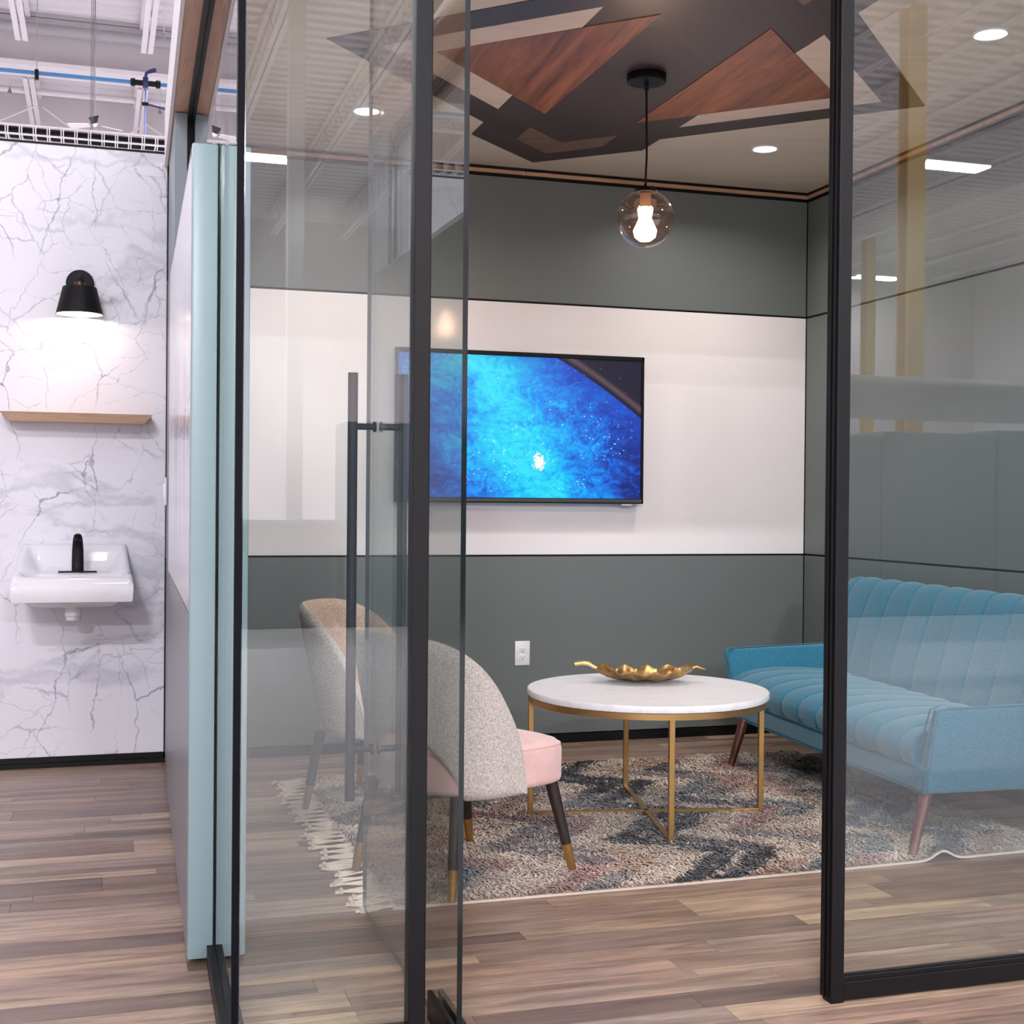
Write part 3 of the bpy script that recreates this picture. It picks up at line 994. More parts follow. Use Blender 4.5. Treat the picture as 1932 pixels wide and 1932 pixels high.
# ------------------------------------------------------------------ ceiling lamps
DL = [((1.103, 5.70), 'round recessed downlight seen through glass between hinge post and left edge'),
      ((3.015, 5.685), 'round recessed downlight right of the hanging globe lamp'),
      ((3.035, 4.04), 'round recessed downlight at the upper right behind the fixed glass')]
dl0 = None
for (x, y), lab in DL:
    if dl0 is None:
        dl0 = empty('downlight', (x, y, ZC), label=lab, cat='ceiling light', group='recessed ceiling downlights')
        MB().lathe([(0.052, 0.0), (0.064, 0.0), (0.064, -0.004), (0.058, -0.006), (0.052, -0.002)], 0, 0, 36, close=True).ob('trim_ring', M['white'], dl0, 50)
        MB().lathe([(0.0, -0.0025), (0.0525, -0.0025), (0.0525, -0.0005), (0.0, -0.0005)], 0, 0, 36).ob('lens', M['down'], dl0, 40)
        o = dl0
    else:
        o = copy_tree(dl0)
        o.location = (x, y, ZC)
        o['label'] = lab
for o in [q for q in C.objects if q.name.startswith('downlight')]:
    area('downlight_lamp', (0, 0, -0.008), (0, 0, 0), 0.1, 0.1, DOWN_W, (1.0, 0.93, 0.86), o, 'DISK', R(150))

pl = empty('pendant_lamp', (CX, CY, ZC - 0.003), label='smoked amber glass globe pendant hanging from the dark inlaid star', cat='pendant lamp')
MB().lathe([(0.0, 0.0), (0.075, 0.0), (0.077, -0.003), (0.077, -0.028), (0.074, -0.031), (0.0, -0.031)], 0, 0, 40).ob('canopy', M['matte_black'], pl, 40)
MB().lathe([(0.009, -0.03), (0.009, -0.055), (0.006, -0.062)], 0, 0, 14).ob('cord_grip', M['matte_black'], pl, 40)
MB().tube([(0, 0, -0.05), (0.002, 0, -0.2), (0.004, 0, -0.32), (0.0, 0, -0.4), (0.003, 0, -0.455)], 0.0042, 10).ob('cord', M['matte_black'], pl, 60)
GZ = -0.565
MB().lathe([(0.0, GZ + 0.122), (0.035, GZ + 0.12), (0.044, GZ + 0.112), (0.046, GZ + 0.103), (0.0, GZ + 0.101)], 0, 0, 32).ob('cap', M['matte_black'], pl, 40)
for k in range(3):
    a = 2.1 + k * 2 * PI / 3
    MB().tube([(0.03 * math.cos(a), 0.03 * math.sin(a), GZ + 0.115), (0.03 * math.cos(a), 0.03 * math.sin(a), GZ + 0.131)], 0.0035, 8).ob('thumb_screw', M['matte_black'], pl)
prof = []
r0 = 0.113
a0 = math.acos(0.105 / r0)
for k in range(33):
    a = a0 + (PI - a0) * k / 32
    prof.append((max(1e-4, r0 * math.sin(a)), GZ + r0 * math.cos(a)))
MB().lathe(prof + [(max(1e-4, p[0] - 0.0025 * p[0] / r0), GZ + (p[1] - GZ) * (r0 - 0.0025) / r0) for p in prof[::-1]], 0, 0, 48, close=False, caps=False).ob('globe', M['smoked'], pl, 80)
MB().lathe([(0.0, GZ + 0.1), (0.021, GZ + 0.1), (0.021, GZ + 0.045), (0.0, GZ + 0.045)], 0, 0, 24).ob('socket', M['socket'], pl, 40)
M['bulb'] = emitter('pendant bulb', (255, 222, 194), PENDANT_STRENGTH)
MB().lathe([(0.014, GZ + 0.045), (0.0235, GZ + 0.03), (0.025, GZ + 0.0), (0.034, GZ - 0.022), (0.046, GZ - 0.046), (0.041, GZ - 0.072), (0.022, GZ - 0.087), (0.0, GZ - 0.091)], 0, 0, 28).ob('bulb', M['bulb'], pl, 80)

# ------------------------------------------------------------------ sofa
so = empty('sofa', (2.785, 4.01, 0.0), R(-3.8), label='teal fabric two-seat sofa with channel tufting and tapered wooden legs', cat='sofa')
LN = 1.72
SW = 0.1638


def groove(yv, depth=0.007):
    f = ((yv + 0.02) / SW) % 1.0
    d = min(f, 1 - f) * SW
    return depth * math.exp(-(d / 0.005) ** 2) - 0.0065 * math.sin(f * PI)


# rail
MB().rhexa([(0.0, 0.0, 0.222), (0.66, 0.0, 0.222), (0.66, LN, 0.222), (0.0, LN, 0.222)],
           [(-0.012, -0.025, 0.318), (0.66, -0.025, 0.318), (0.66, LN + 0.025, 0.318), (-0.012, LN + 0.025, 0.318)], 0.012, 3).ob('rail', M['teal'], so, 40)
MB().tube([(-0.001, 0.004, 0.223), (-0.003, LN / 2, 0.223), (-0.001, LN - 0.004, 0.223)], 0.0042, 8).ob('welt', M['piping'], so, 60)
MB().tube([(-0.014, 0.07, 0.314), (-0.016, LN / 2, 0.314), (-0.014, LN - 0.07, 0.314)], 0.0045, 8).ob('welt', M['piping'], so, 60)
# seat cushion with channels
secs = [(0.02, 0.312), (-0.014, 0.318), (-0.03, 0.345), (-0.03, 0.38), (-0.012, 0.412), (0.03, 0.433), (0.1, 0.448), (0.2, 0.455), (0.32, 0.452), (0.44, 0.442), (0.56, 0.43), (0.56, 0.32)]
NY = 15 * 14
rings = []
for k in range(NY + 1):
    yv = 0.045 + (LN - 0.09) * k / NY
    g = groove(yv)
    row = []
    for j, (sx, sz) in enumerate(secs):
        if 1 <= j <= 10:
            a, b = secs[j - 1], secs[j + 1]
            tx, tz = b[0] - a[0], b[1] - a[1]
            ln_ = math.hypot(tx, tz)
            nx, nz = tz / ln_, -tx / ln_
            row.append((sx + nx * g, yv, sz + nz * g))
        else:
            row.append((sx, yv, sz))
    rings.append(row)
MB().loft(rings, True, True, closed=True).ob('seat', M['teal'], so, 50)
# back with channels
bsecs = [(0.50, 0.40), (0.505, 0.46), (0.535, 0.58), (0.572, 0.7), (0.606, 0.8), (0.63, 0.852), (0.655, 0.875), (0.69, 0.882), (0.72, 0.868), (0.735, 0.83), (0.715, 0.6), (0.69, 0.4), (0.66, 0.23), (0.6, 0.23)]
rings = []
for k in range(NY + 1):
    f = k / NY
    row = []
    for j, (sx, sz) in enumerate(bsecs):
        if sz >= 0.52:
            e = 0.135 - 0.035 * ((sz - 0.52) / 0.36) - 0.008 * max(0, (sz - 0.8) / 0.08)
        else:
            e = 0.135 - 0.33 * (0.52 - sz)
        yv = -e + (LN + 2 * e) * f
        yc = 0.02 + (LN - 0.04) * f
        endr = min(1.0, min(f, 1 - f) * 30)
        g = groove(yc) if j <= 8 else 0
        dz = -0.02 * (1 - endr) ** 2 if 5 <= j <= 9 else 0
        row.append((sx + g * 0.9 + (0.012 * (1 - endr) ** 2 if j < 6 else 0), yv, sz - (g if 6 <= j <= 8 else 0) + dz))
    rings.append(row)
MB().loft(rings, True, True, closed=True).ob('backrest', M['teal'], so, 50)
# arms
for side in (0, 1):
    def Y(v):
        return v if side == 0 else LN - v
    bot = [(-0.005, Y(0.002), 0.224), (0.64, Y(-0.01), 0.224), (0.64, Y(0.07), 0.224), (-0.005, Y(0.075), 0.224)]
    topv = [(-0.012, Y(-0.088), 0.532), (0.66, Y(-0.125), 0.552), (0.66, Y(-0.07), 0.552), (-0.012, Y(-0.05), 0.537)]
    a = MB().rhexa(bot, topv, 0.012, 3).ob('arm', M['teal'], so, 40)
    MB().tube([(-0.011, Y(0.0), 0.226), (-0.016, Y(-0.086), 0.53), (0.02, Y(-0.0885), 0.538), (0.6, Y(-0.122), 0.553)], 0.004, 8).ob('welt', M['piping'], a, 60)
    MB().tube([(-0.013, Y(0.05), 0.32), (-0.017, Y(-0.045), 0.531), (0.02, Y(-0.046), 0.5405)], 0.0035, 8).ob('welt', M['piping'], a, 60)
for fx, fy, txx, tyy in [(-0.085, -0.045, 0.03, 0.05), (-0.082, LN - 0.16, 0.0, LN - 0.13), (0.66, 0.04, 0.6, 0.1), (0.66, LN - 0.04, 0.6, LN - 0.1)]:
    MB().tube([(fx, fy, 0.0), (fx + (txx - fx) * 0.06, fy + (tyy - fy) * 0.06, 0.015), (txx, tyy, 0.226)], [0.0145, 0.015, 0.024], 18).ob('leg', M['red_leg'], so, 50)

# ------------------------------------------------------------------ armchairs


def make_armchair(label):
    root = empty('armchair', (0, 0, 0), 0, label, 'armchair', 'two shell-back armchairs')
    a_, b_, x0, n_ = 0.272, 0.30, 0.035, 2.5
    NS, NH = 72, 22
    th = 0.036

    def plan(s):
        t_ = s * PI / 2
        sy = math.copysign(abs(math.sin(t_)) ** (2 / n_), math.sin(t_))
        return x0 - b_ * abs(math.cos(t_)) ** (2 / n_), a_ * sy

    def flare(x, y, z):
        h = max(0.0, (z - 0.31) / 0.5)
        return x - 0.095 * h * max(0, min(1, (x0 - x) / b_)) - 0.01 * h, y * (1 + 0.10 * h)

    def zt(s):
        return 0.318 + 0.50 * max(0.0, 1 - abs(s) ** 3.3) ** (1 / 2.0)

    def zb(s):
        q = abs(s) / 0.52
        return 0.312 + (0.2 * (1 - q ** 2.2) ** 0.75 if q < 1 else 0.0)
    ss = [math.sin((-1 + 2 * k / NS) * PI / 2) * 0.35 + (-1 + 2 * k / NS) * 0.65 for k in range(NS + 1)]
    outer, inner = [], []
    for s in ss:
        px, py = plan(s)
        e = 1e-3
        ax, ay = plan(max(-1, s - e))
        bx, by = plan(min(1, s + e))
        tx, ty = bx - ax, by - ay
        l_ = math.hypot(tx, ty) or 1
        nx, ny = ty / l_, -tx / l_   # towards the sitter
        if nx * (0.0 - px) + ny * (0 - py) < 0:
            nx, ny = -nx, -ny
        top_, bot_ = zt(s), zb(s)
        if top_ < bot_ + 0.02:
            top_ = bot_ + 0.02
        co, ci = [], []
        for j in range(NH + 1):
            f = j / NH
            z = bot_ + (top_ - bot_) * f
            x, y_ = flare(px, py, z)
            rnd = 0.012 * (max(0, (f - 0.93) / 0.07) ** 2 + max(0, (0.05 - f) / 0.05) ** 2)
            pleat = 0.0055 * abs(math.sin(s * 17)) if abs(s) < 0.75 else 0.003
            co.append((x + nx * rnd, y_ + ny * rnd, z))
            t2 = th - rnd + pleat
            ci.append((x + nx * t2, y_ + ny * t2, z))
        outer.append(co)
        inner.append(ci)
    ob_ = MB()
    rings_ = []
    for k in range(NS + 1):
        o_, i_ = outer[k], inner[k]
        mid_t = tuple((o_[-1][c] + i_[-1][c]) / 2 + (0.008 if c == 2 else 0) for c in range(3))
        mid_b = tuple((o_[0][c] + i_[0][c]) / 2 - (0.004 if c == 2 else 0) for c in range(3))
        half = len(i_) // 8
        rings_.append(o_ + [mid_t] + i_[::-1] + [mid_b])
    ob_.loft(rings_, True, True, closed=True)
    sh_ = ob_.ob('shell', [M['boucle'], M['boucle_in']], root, 60)
    # inner faces take the ribbed lining
    for p_ in sh_.data.polygons:
        c_ = p_.center
        if p_.normal.x * (0.02 - c_.x) + p_.normal.y * (0 - c_.y) > 0.02 and c_.z > 0.44:
            p_.material_index = 1
    # seat
    lv = [(0.322, 0.012), (0.328, 0.003), (0.34, 0.0), (0.43, 0.0), (0.447, 0.004), (0.46, 0.016), (0.468, 0.04), (0.476, 0.1), (0.48, 0.18)]
    rings_ = []
    for z, ins in lv:
        row = []
        for k in range(56):
            t_ = 2 * PI * k / 56
            cx_, sx_ = math.cos(t_), math.sin(t_)
            nn = 6.0 if cx_ > 0 else 3.4
            x = math.copysign(abs(cx_) ** (2 / nn), cx_) * ((0.262 if cx_ > 0 else 0.245) - ins)
            y_ = math.copysign(abs(sx_) ** (2 / nn), sx_) * (0.25 - ins)
            row.append((x, y_ * (1.04 if x > 0.05 else 1.0), z - (0.02 * max(0, (0.05 - x)) if z > 0.4 else 0)))
        rings_.append(row)
    se = MB().loft(rings_).ob('seat', M['pink'], root, 50)
    pts = [(p_[0], p_[1], p_[2]) for p_ in rings_[4]]
    MB().tube(pts + [pts[0]], 0.0028, 6, caps=False).ob('seam', M['pink'], se, 60)
    for fx, fy, txx, tyy in [(0.272, -0.252, 0.2, -0.215), (0.272, 0.252, 0.2, 0.215), (-0.252, -0.238, -0.205, -0.205), (-0.252, 0.238, -0.205, 0.205)]:
        def P(f):
            return (txx + (fx - txx) * f, tyy + (fy - tyy) * f, 0.326 + (0.02 - 0.326) * f)
        lg = MB().tube([P(0), P(0.7)], [0.0215, 0.0165], 18).ob('leg', M['espresso'], root, 50)
        MB().tube([P(0.695), P(0.985), P(1.0)], [0.0172, 0.0132, 0.012], 18).ob('leg_cap', M['brass_cap'], lg, 50)
    return root


ch1 = make_armchair('nearer armchair, back to the door, grey speckled shell and pink seat')
ch2 = copy_tree(ch1)
ch2['label'] = 'farther armchair standing in front of the wall, beige shell seen through the glass'
ch1.location = (1.15, 4.22, 0.0)
ch1.rotation_euler = (0, 0, R(27))
ch2.location = (1.132, 5.265, 0.0)
ch2.rotation_euler = (0, 0, R(-37))

# ------------------------------------------------------------------ coffee table and leaf tray
ct = empty('coffee_table', (2.065, 4.815, 0.012), R(-12), label='round white marble coffee table with thin gold crossed frame', cat='coffee table')
ZT = 0.47
MB().lathe([(0.0, ZT), (0.466, ZT), (0.471, ZT + 0.004), (0.472, ZT + 0.01), (0.472, ZT + 0.024), (0.469, ZT + 0.028), (0.0, ZT + 0.028)], 0, 0, 96).ob('tabletop', M['table_marble'], ct, 40)
MB().lathe([(0.446, ZT - 0.022), (0.468, ZT - 0.022), (0.468, ZT), (0.446, ZT)], 0, 0, 96, close=True).ob('ring', M['gold'], ct, 40)
for k in range(4):
    a = k * PI / 2
    cx, sy = 0.458 * math.cos(a), 0.458 * math.sin(a)
    MB().rbox(cx - 0.0105, cx + 0.0105, sy - 0.0105, sy + 0.0105, 0.0, ZT - 0.02, 0.0015, 1).ob('leg', M['gold'], ct)
MB().rbox(-0.449, 0.449, -0.0105, 0.0105, 0.0, 0.021, 0.0015, 1).ob('cross_bar', M['gold'], ct)
MB().rbox(-0.0105, 0.0105, -0.449, 0.449, 0.0, 0.021, 0.0015, 1).ob('cross_bar', M['gold'], ct)

lt = empty('leaf_tray', (2.12, 4.975, 0.5135), R(-14), label='gold leaf-shaped dish with wavy rim and stem on the coffee table', cat='tray')
NL, NW = 60, 20
vt, vb = [], []
for i in range(NL + 1):
    f = i / NL
    xx = -0.195 + 0.39 * f
    lob = 0.86 + 0.14 * abs(math.sin(f * PI * 4.5 + 0.3))
    wd = 0.115 * (math.sin(PI * min(1, f * 0.97 + 0.02)) ** 0.6) * lob + 0.004
    for k in range(NW + 1):
        s = -1 + 2 * k / NW
        ripple = math.sin(f * PI * 9 + 0.5 - abs(s) * 2.2)
        z = 0.012 + 0.034 * abs(s) ** 2.2 + 0.042 * abs(2 * f - 1) ** 3.2 * (1 - 0.4 * abs(s)) + 0.0085 * ripple * abs(s) ** 0.8 - 0.006 * math.exp(-(s / 0.06) ** 2)
        vt.append((xx, s * wd, z))
        vb.append((xx, s * wd * 0.985, z - 0.0055))
n = len(vt)
W1 = NW + 1
fs = []
for i in range(NL):
    for k in range(NW):
        a, b, c, d = i * W1 + k, i * W1 + k + 1, (i + 1) * W1 + k + 1, (i + 1) * W1 + k
        fs.append((a, b, c, d))
        fs.append((n + d, n + c, n + b, n + a))
rim = [k for k in range(W1)] + [i * W1 + NW for i in range(1, NL + 1)] + [NL * W1 + k for k in range(NW - 1, -1, -1)] + [i * W1 for i in range(NL - 1, 0, -1)]
for j in range(len(rim)):
    a, b = rim[j], rim[(j + 1) % len(rim)]
    fs.append((b, a, n + a, n + b))
zmin = min(v[2] for v in vb)
MB().add([(x, y_, z - zmin) for x, y_, z in vt + vb], fs).ob('leaf', M['leafgold'], lt, 60)
M['stem_gold'] = plain('pale polished gold', (226, 196, 120), 0.25, metal=0.8)
MB().tube([(-0.185, 0, 0.052), (-0.205, 0.004, 0.058), (-0.225, 0.01, 0.07), (-0.25, 0.014, 0.074), (-0.275, 0.012, 0.071), (-0.285, 0.01, 0.068)], [0.005, 0.007, 0.0085, 0.0088, 0.0085, 0.007], 12).ob('stem', M['stem_gold'], lt, 60)
MB().tube([(0.19, 0, 0.054), (0.215, 0.004, 0.06), (0.235, 0.002, 0.053), (0.252, -0.002, 0.049)], [0.006, 0.0045, 0.004, 0.0035], 10).ob('tip', M['leafgold'], lt, 60)

# ------------------------------------------------------------------ rug
RX0, RX1, RY0, RY1 = 0.86, 3.3, 3.925, 5.86
rg = empty('rug', (0, 0, 0), label='shaggy cream and charcoal zigzag rug with tasselled end', cat='rug')


def rug_edge_y(x):
    return RY0 + 0.055 * np.maximum(0, (x - 1.6)) ** 1.5 / 1.7 ** 1.5 * 1.0


def curl(x, y):
    yo = rug_edge_y(x)
    return 0.03 * np.exp(-((x - 2.82) / 0.045) ** 2) * np.exp(-((y - yo) / 0.10) ** 2)


gx, gy = 120, 60
vs_, fs = [], []
for lay in (0, 1):
    for i in range(gx + 1):
        for j in range(gy + 1):
            x = RX0 + (RX1 - RX0) * i / gx
            y0_ = float(rug_edge_y(x))
            y = y0_ + (RY1 - y0_) * (j / gy) ** 1.3
            vs_.append((x, y, float(curl(x, y)) + (0.009 if lay else 0.001)))
W1 = gy + 1
n = (gx + 1) * W1
for i in range(gx):
    for j in range(gy):
        a, b, c, d = i * W1 + j, (i + 1) * W1 + j, (i + 1) * W1 + j + 1, i * W1 + j + 1
        fs.append((n + a, n + b, n + c, n + d))
        fs.append((d, c, b, a))
rim = [j for j in range(W1)] + [i * W1 + gy for i in range(1, gx + 1)] + [gx * W1 + j for j in range(gy - 1, -1, -1)] + [i * W1 for i in range(gx - 1, 0, -1)]
for j in range(len(rim)):
    a, b = rim[j], rim[(j + 1) % len(rim)]
    fs.append((a, b, n + b, n + a))
M['rug_back'] = plain('woven cream backing', (214, 198, 184), 0.9, vary=0.1, scale=80)
mesh_obj('backing', vs_, fs, M['rug_back'], rg, smooth=40)

# pile
pal = np.array([lin(*c)[:3] for c in [(226, 208, 192), (212, 192, 176), (44, 40, 50), (96, 86, 92), (148, 140, 140), (92, 106, 120), (186, 146, 138), (142, 104, 100), (200, 168, 148), (132, 136, 138)]])


def hashn(i, j, k=0):
    v = np.sin(i * 127.1 + j * 311.7 + k * 74.7) * 43758.5453
    return v - np.floor(v)


def rug_color(x, y):
    xs = x + 0.02 * np.sin(y * 23) + 0.008 * rng.standard_normal(x.shape)
    ys = y + 0.008 * rng.standard_normal(x.shape)
    cell = 0.56
    u = ys / cell
    tri = np.abs((u - np.floor(u)) * 2 - 1)
    zz = xs + tri * 0.30
    bw_ = 0.155
    band = np.floor(zz / bw_)
    fr_ = zz / bw_ - band
    step = np.floor(u * 2 + 0.5 * np.mod(band, 2))
    h = hashn(band, step)
    opts_warm = np.array([6, 4, 7, 6, 0, 5, 8, 6, 4, 7])
    opts_dark = np.array([2, 3, 2, 2, 3, 2, 4, 2, 3, 5])
    opts_cool = np.array([9, 4, 3, 5, 0, 9, 6, 4, 8, 1])
    pick = np.floor(h * 10).astype(int)
    mid = zz - 0.15
    idx = np.where(mid < 1.72, opts_warm[pick], np.where(mid < 2.22, opts_dark[pick], opts_cool[pick]))
    idx = np.where((mid < 1.15) & (hashn(band, step, 4) < 0.5), opts_cool[pick], idx)
    cream = (np.mod(band, 3) == 0) | (fr_ < 0.16)
    ci = np.where(hashn(band, step, 9) < 0.7, 0, np.where(hashn(band, step, 5) < 0.5, 1, 8))
    idx = np.where(cream, ci, idx)
    # a few stray coloured yarns
    col = pal[idx] * (1 + 0.13 * rng.standard_normal(x.shape))[:, None]
    return np.clip(col, 0.01, 0.95)


NB = 150000
bx = rng.uniform(RX0 + 0.012, RX1 - 0.01, NB)
by0 = RY0 + 0.055 * np.maximum(0, bx - 1.6) ** 1.5 / 1.7 ** 1.5
by = by0 + 0.012 + (RY1 - by0 - 0.02) * rng.random(NB)
bz = 0.008 + curl(bx, by)
clump = np.sin(bx * 31 + 2.0 * np.sin(by * 17)) + np.sin(by * 37 + 2.0 * np.sin(bx * 13))
ang = R(-75) + 0.55 * rng.standard_normal(NB) + 0.45 * clump
L = rng.uniform(0.03, 0.055, NB)
rise = rng.uniform(0.35, 0.85, NB)
dx, dy = np.cos(ang), np.sin(ang)
wv = rng.uniform(0.0024, 0.005, NB)
sxv, syv = -dy * wv, dx * wv
near_edge = (by - by0) < 0.03
L = np.where(near_edge, L * 0.5, L)
m_x, m_y, m_z = bx + dx * L * 0.45, by + dy * L * 0.45, bz + L * 0.5 * rise
t_x, t_y, t_z = bx + dx * L, by + dy * L, bz + L * (0.5 * rise + 0.05) * rng.uniform(0.4, 1.0, NB)
V = np.empty((NB, 5, 3))
V[:, 0] = np.stack([bx - sxv, by - syv, bz], 1)
V[:, 1] = np.stack([bx + sxv, by + syv, bz], 1)
V[:, 2] = np.stack([m_x + sxv, m_y + syv, m_z], 1)
V[:, 3] = np.stack([m_x - sxv, m_y - syv, m_z], 1)
V[:, 4] = np.stack([t_x, t_y, np.maximum(t_z, 0.004)], 1)
base = np.arange(NB)[:, None] * 5
loops = np.concatenate([base + np.array([[0, 1, 2, 3]]), base + np.array([[3, 2, 4]])], 1).ravel()
starts = (np.arange(NB)[:, None] * 7 + np.array([[0, 4]])).ravel()
me = bpy.data.meshes.new('pile')
me.vertices.add(NB * 5)
me.vertices.foreach_set('co', V.ravel())
me.loops.add(NB * 7)
me.loops.foreach_set('vertex_index', loops.astype(np.int32))
me.polygons.add(NB * 2)
me.polygons.foreach_set('loop_start', starts.astype(np.int32))
me.update(calc_edges=True)
me.materials.append(M['pile'])
colr = np.ones((NB, 5, 4), np.float32)
colr[:, :, :3] = rug_color(bx, by)[:, None, :]
ca = me.color_attributes.new('Col', 'FLOAT_COLOR', 'POINT')
ca.data.foreach_set('color', colr.ravel())
po = link(bpy.data.objects.new('pile', me), rg)
po['kind'] = 'stuff'
# tassels along the left end
yy = RY0 + 0.03
k = 0
while yy < RY1 - 0.02:
    tb_ = MB()
    nst = 5
    ln_ = random.uniform(0.105, 0.145)
    sk_ = random.uniform(-0.03, 0.008)
    for q in range(nst):
        oy = (q - nst / 2 + 0.5) * 0.009
        pts = []
        for f in (0, 0.25, 0.5, 0.75, 1.0):
            pts.append((RX0 + 0.01 - ln_ * f, yy + oy * (1 - 0.35 * f) + sk_ * f + 0.003 * math.sin(f * 7 + q), 0.007 + 0.004 * math.sin(f * 5 + q + k)))
        tb_.tube(pts, 0.0035, 6)
    kx, ky = RX0 + 0.01 - ln_, yy + sk_
    tb_.tube([(kx + 0.006, ky - 0.012, 0.009), (kx + 0.004, ky, 0.013), (kx + 0.006, ky + 0.012, 0.009)], 0.008, 8)
    tb_.tube([(kx, ky - 0.006, 0.008), (kx - 0.014, ky - 0.008, 0.005)], [0.006, 0.003], 6)
    tb_.tube([(kx, ky + 0.006, 0.008), (kx - 0.012, ky + 0.009, 0.005)], [0.006, 0.003], 6)
    tb_.ob('tassel', M['cord'], rg, 60)
    yy += random.uniform(0.06, 0.074)
    k += 1

# ------------------------------------------------------------------ the hall around the room
HX0, HX1, HY0, HY1, HZ_ = -16.0, 22.0, -24.0, 21.8, 7.45
MB().box(HX0, HX1, HY1, HY1 + 0.1, -0.1, HZ_ + 0.1).ob('wall_far', M['hall_wall'])['kind'] = 'structure'
MB().box(HX0 - 0.1, HX0, HY0, HY1, -0.1, HZ_ + 0.1).ob('wall_west', M['hall_wall'])['kind'] = 'structure'
MB().box(HX1, HX1 + 0.1, HY0, HY1, -0.1, HZ_ + 0.1).ob('wall_east', M['hall_wall'])['kind'] = 'structure'
MB().box(HX0, HX1, HY0 - 0.1, HY0, -0.1, HZ_ + 0.1).ob('wall_near', M['hall_wall'])['kind'] = 'structure'
hc = empty('ceiling', (0, 0, 0), kind='structure')
tag(hc, 'white ribbed steel roof deck on open joists')
prof = []
yv = HY0
while yv < HY1:
    prof += [(yv, 0.0), (yv + 0.14, 0.0), (yv + 0.17, 0.08), (yv + 0.27, 0.08)]
    yv += 0.3
vs_ = [(HX0, a, HZ_ + b) for a, b in prof] + [(HX1, a, HZ_ + b) for a, b in prof]
n = len(prof)
mesh_obj('roof_deck', vs_, [(i, i + 1, n + i + 1, n + i) for i in range(n - 1)], M['steel_white'], hc)
gd = MB()
gd.box(HX0, HX1, 18.44, 18.56, 6.86, 7.42)
gd.ob('girder_web', M['hall_wall'], hc)
MB().box(HX0, HX1, 18.25, 18.75, 6.8, 6.86).ob('girder_flange', M['steel_white'], hc)
MB().box(HX0, HX1, 18.3, 18.7, 7.38, 7.44).ob('girder_flange', M['steel_white'], hc)
MB().tube([(HX0, 18.15, 7.24), (HX1, 18.15, 7.24)], 0.075, 16).ob('grey_tube', M['duct'], hc, 60)  # plain grey tube along the girder, drawn for a brown-grey band
jm0 = MB()


def joist(mb, y0, y1):
    for dx_ in (-0.045, 0.045):
        mb.box(dx_ - 0.03, dx_ + 0.03, y0, y1, -0.55, -0.535)
        mb.box(dx_ * 0.4 - 0.006, dx_ * 0.4 + 0.006, y0, y1, -0.55, -0.49)
        mb.box(dx_ - 0.03, dx_ + 0.03, y0 - 0.6, y1 + 0.6, -0.07, -0.055)
    m = max(1, int((y1 - y0) / 1.2))
    for i in range(m):
        a = y0 + (y1 - y0) * i / m
        b = y0 + (y1 - y0) * (i + 1) / m
        mb.tube([(0, a, -0.53), (0, (a + b) / 2, -0.06)], 0.014, 6)
        mb.tube([(0, (a + b) / 2, -0.06), (0, b, -0.53)], 0.014, 6)
    return mb


ja = joist(MB(), 1.2, 17.62).ob('joist', M['steel_white'], hc)
jb = joist(MB(), 19.2, 21.6).ob('joist', M['steel_white'], hc)
jc = joist(MB(), -23, 0.2).ob('joist', M['steel_white'], hc)
x = 0.565 - 1.5 * 10
first = True
while x < HX1 - 0.5:
    for j in (ja, jb, jc):
        if first:
            j.location = (x, 0, HZ_)
        else:
            q = j.copy()
            C.objects.link(q)
            q.location = (x, 0, HZ_)
    first = False
    x += 1.5
MB().tube([(HX0, 20.0, 6.97), (HX1, 20.0, 6.97)], 0.045, 8).ob('bridging', M['steel_white'], hc, 60)
MB().tube([(HX0, 16.0, 7.36), (HX1, 16.0, 7.36)], 0.03, 8).ob('bridging', M['steel_white'], hc, 60)
MB().box(HX0, HX1, 0.55, 0.85, 6.8, 7.42).ob('girder_web', M['steel_white'], hc)
for a, b in [((-2.6, 20.5, 6.0), (-0.9, 20.5, 6.9)), ((-0.8, 20.5, 6.9), (0.0, 20.5, 6.35)), ((0.05, 20.5, 6.35), (0.6, 20.5, 6.75)), ((0.62, 20.5, 6.8), (1.6, 20.5, 6.2))]:
    MB().tube([a, b], 0.012, 6).ob('sway_brace', M['steel_white'], hc)

ap = empty('air_pipe', (0, 0, 0), label='blue compressed air pipe hung under the roof above the marble wall', cat='pipe')
MB().tube([(-8, 12.0, 4.808), (0.377, 12.0, 4.838), (3.0, 12.0, 4.85)], 0.0175, 14).ob('pipe_run', M['pipe_blue'], ap, 60)
v_ = MB().tube([(0.25, 12.0, 4.838), (0.285, 12.0, 4.838), (0.29, 12.0, 4.838), (0.34, 12.0, 4.838), (0.41, 12.0, 4.838), (0.46, 12.0, 4.838), (0.465, 12.0, 4.838), (0.5, 12.0, 4.838)],
               [0.032, 0.036, 0.024, 0.024, 0.024, 0.024, 0.036, 0.032], 18).ob('valve', M['matte_black'], ap, 40)
MB().rbox(0.352, 0.398, 11.965, 12.035, 4.8, 4.885, 0.006, 2).ob('valve_body', M['navy'], v_, 40)
MB().tube([(0.375, 12.0, 4.88), (0.38, 12.0, 4.925), (0.41, 12.0, 4.945), (0.46, 12.0, 4.962)], [0.014, 0.013, 0.017, 0.02], 10).ob('valve_lever', M['navy'], v_, 60)
MB().rbox(-0.531, -0.499, 11.97, 12.03, 4.78, 4.862, 0.008, 2).ob('hanger_clip', M['matte_black'], ap, 40)
MB().tube([(-0.515, 12.0, 4.86), (-0.508, 12.0, 7.45)], 0.0035, 6).ob('hanger_rod', M['rod'], ap)
MB().tube([(0.376, 12.0, 4.8), (0.372, 12.0, 4.6), (0.37, 12.0, 4.2), (0.37, 12.0, 3.6)], 0.008, 8).ob('drop_hose', plain('pale blue hose', (128, 136, 196), 0.5), ap, 60)
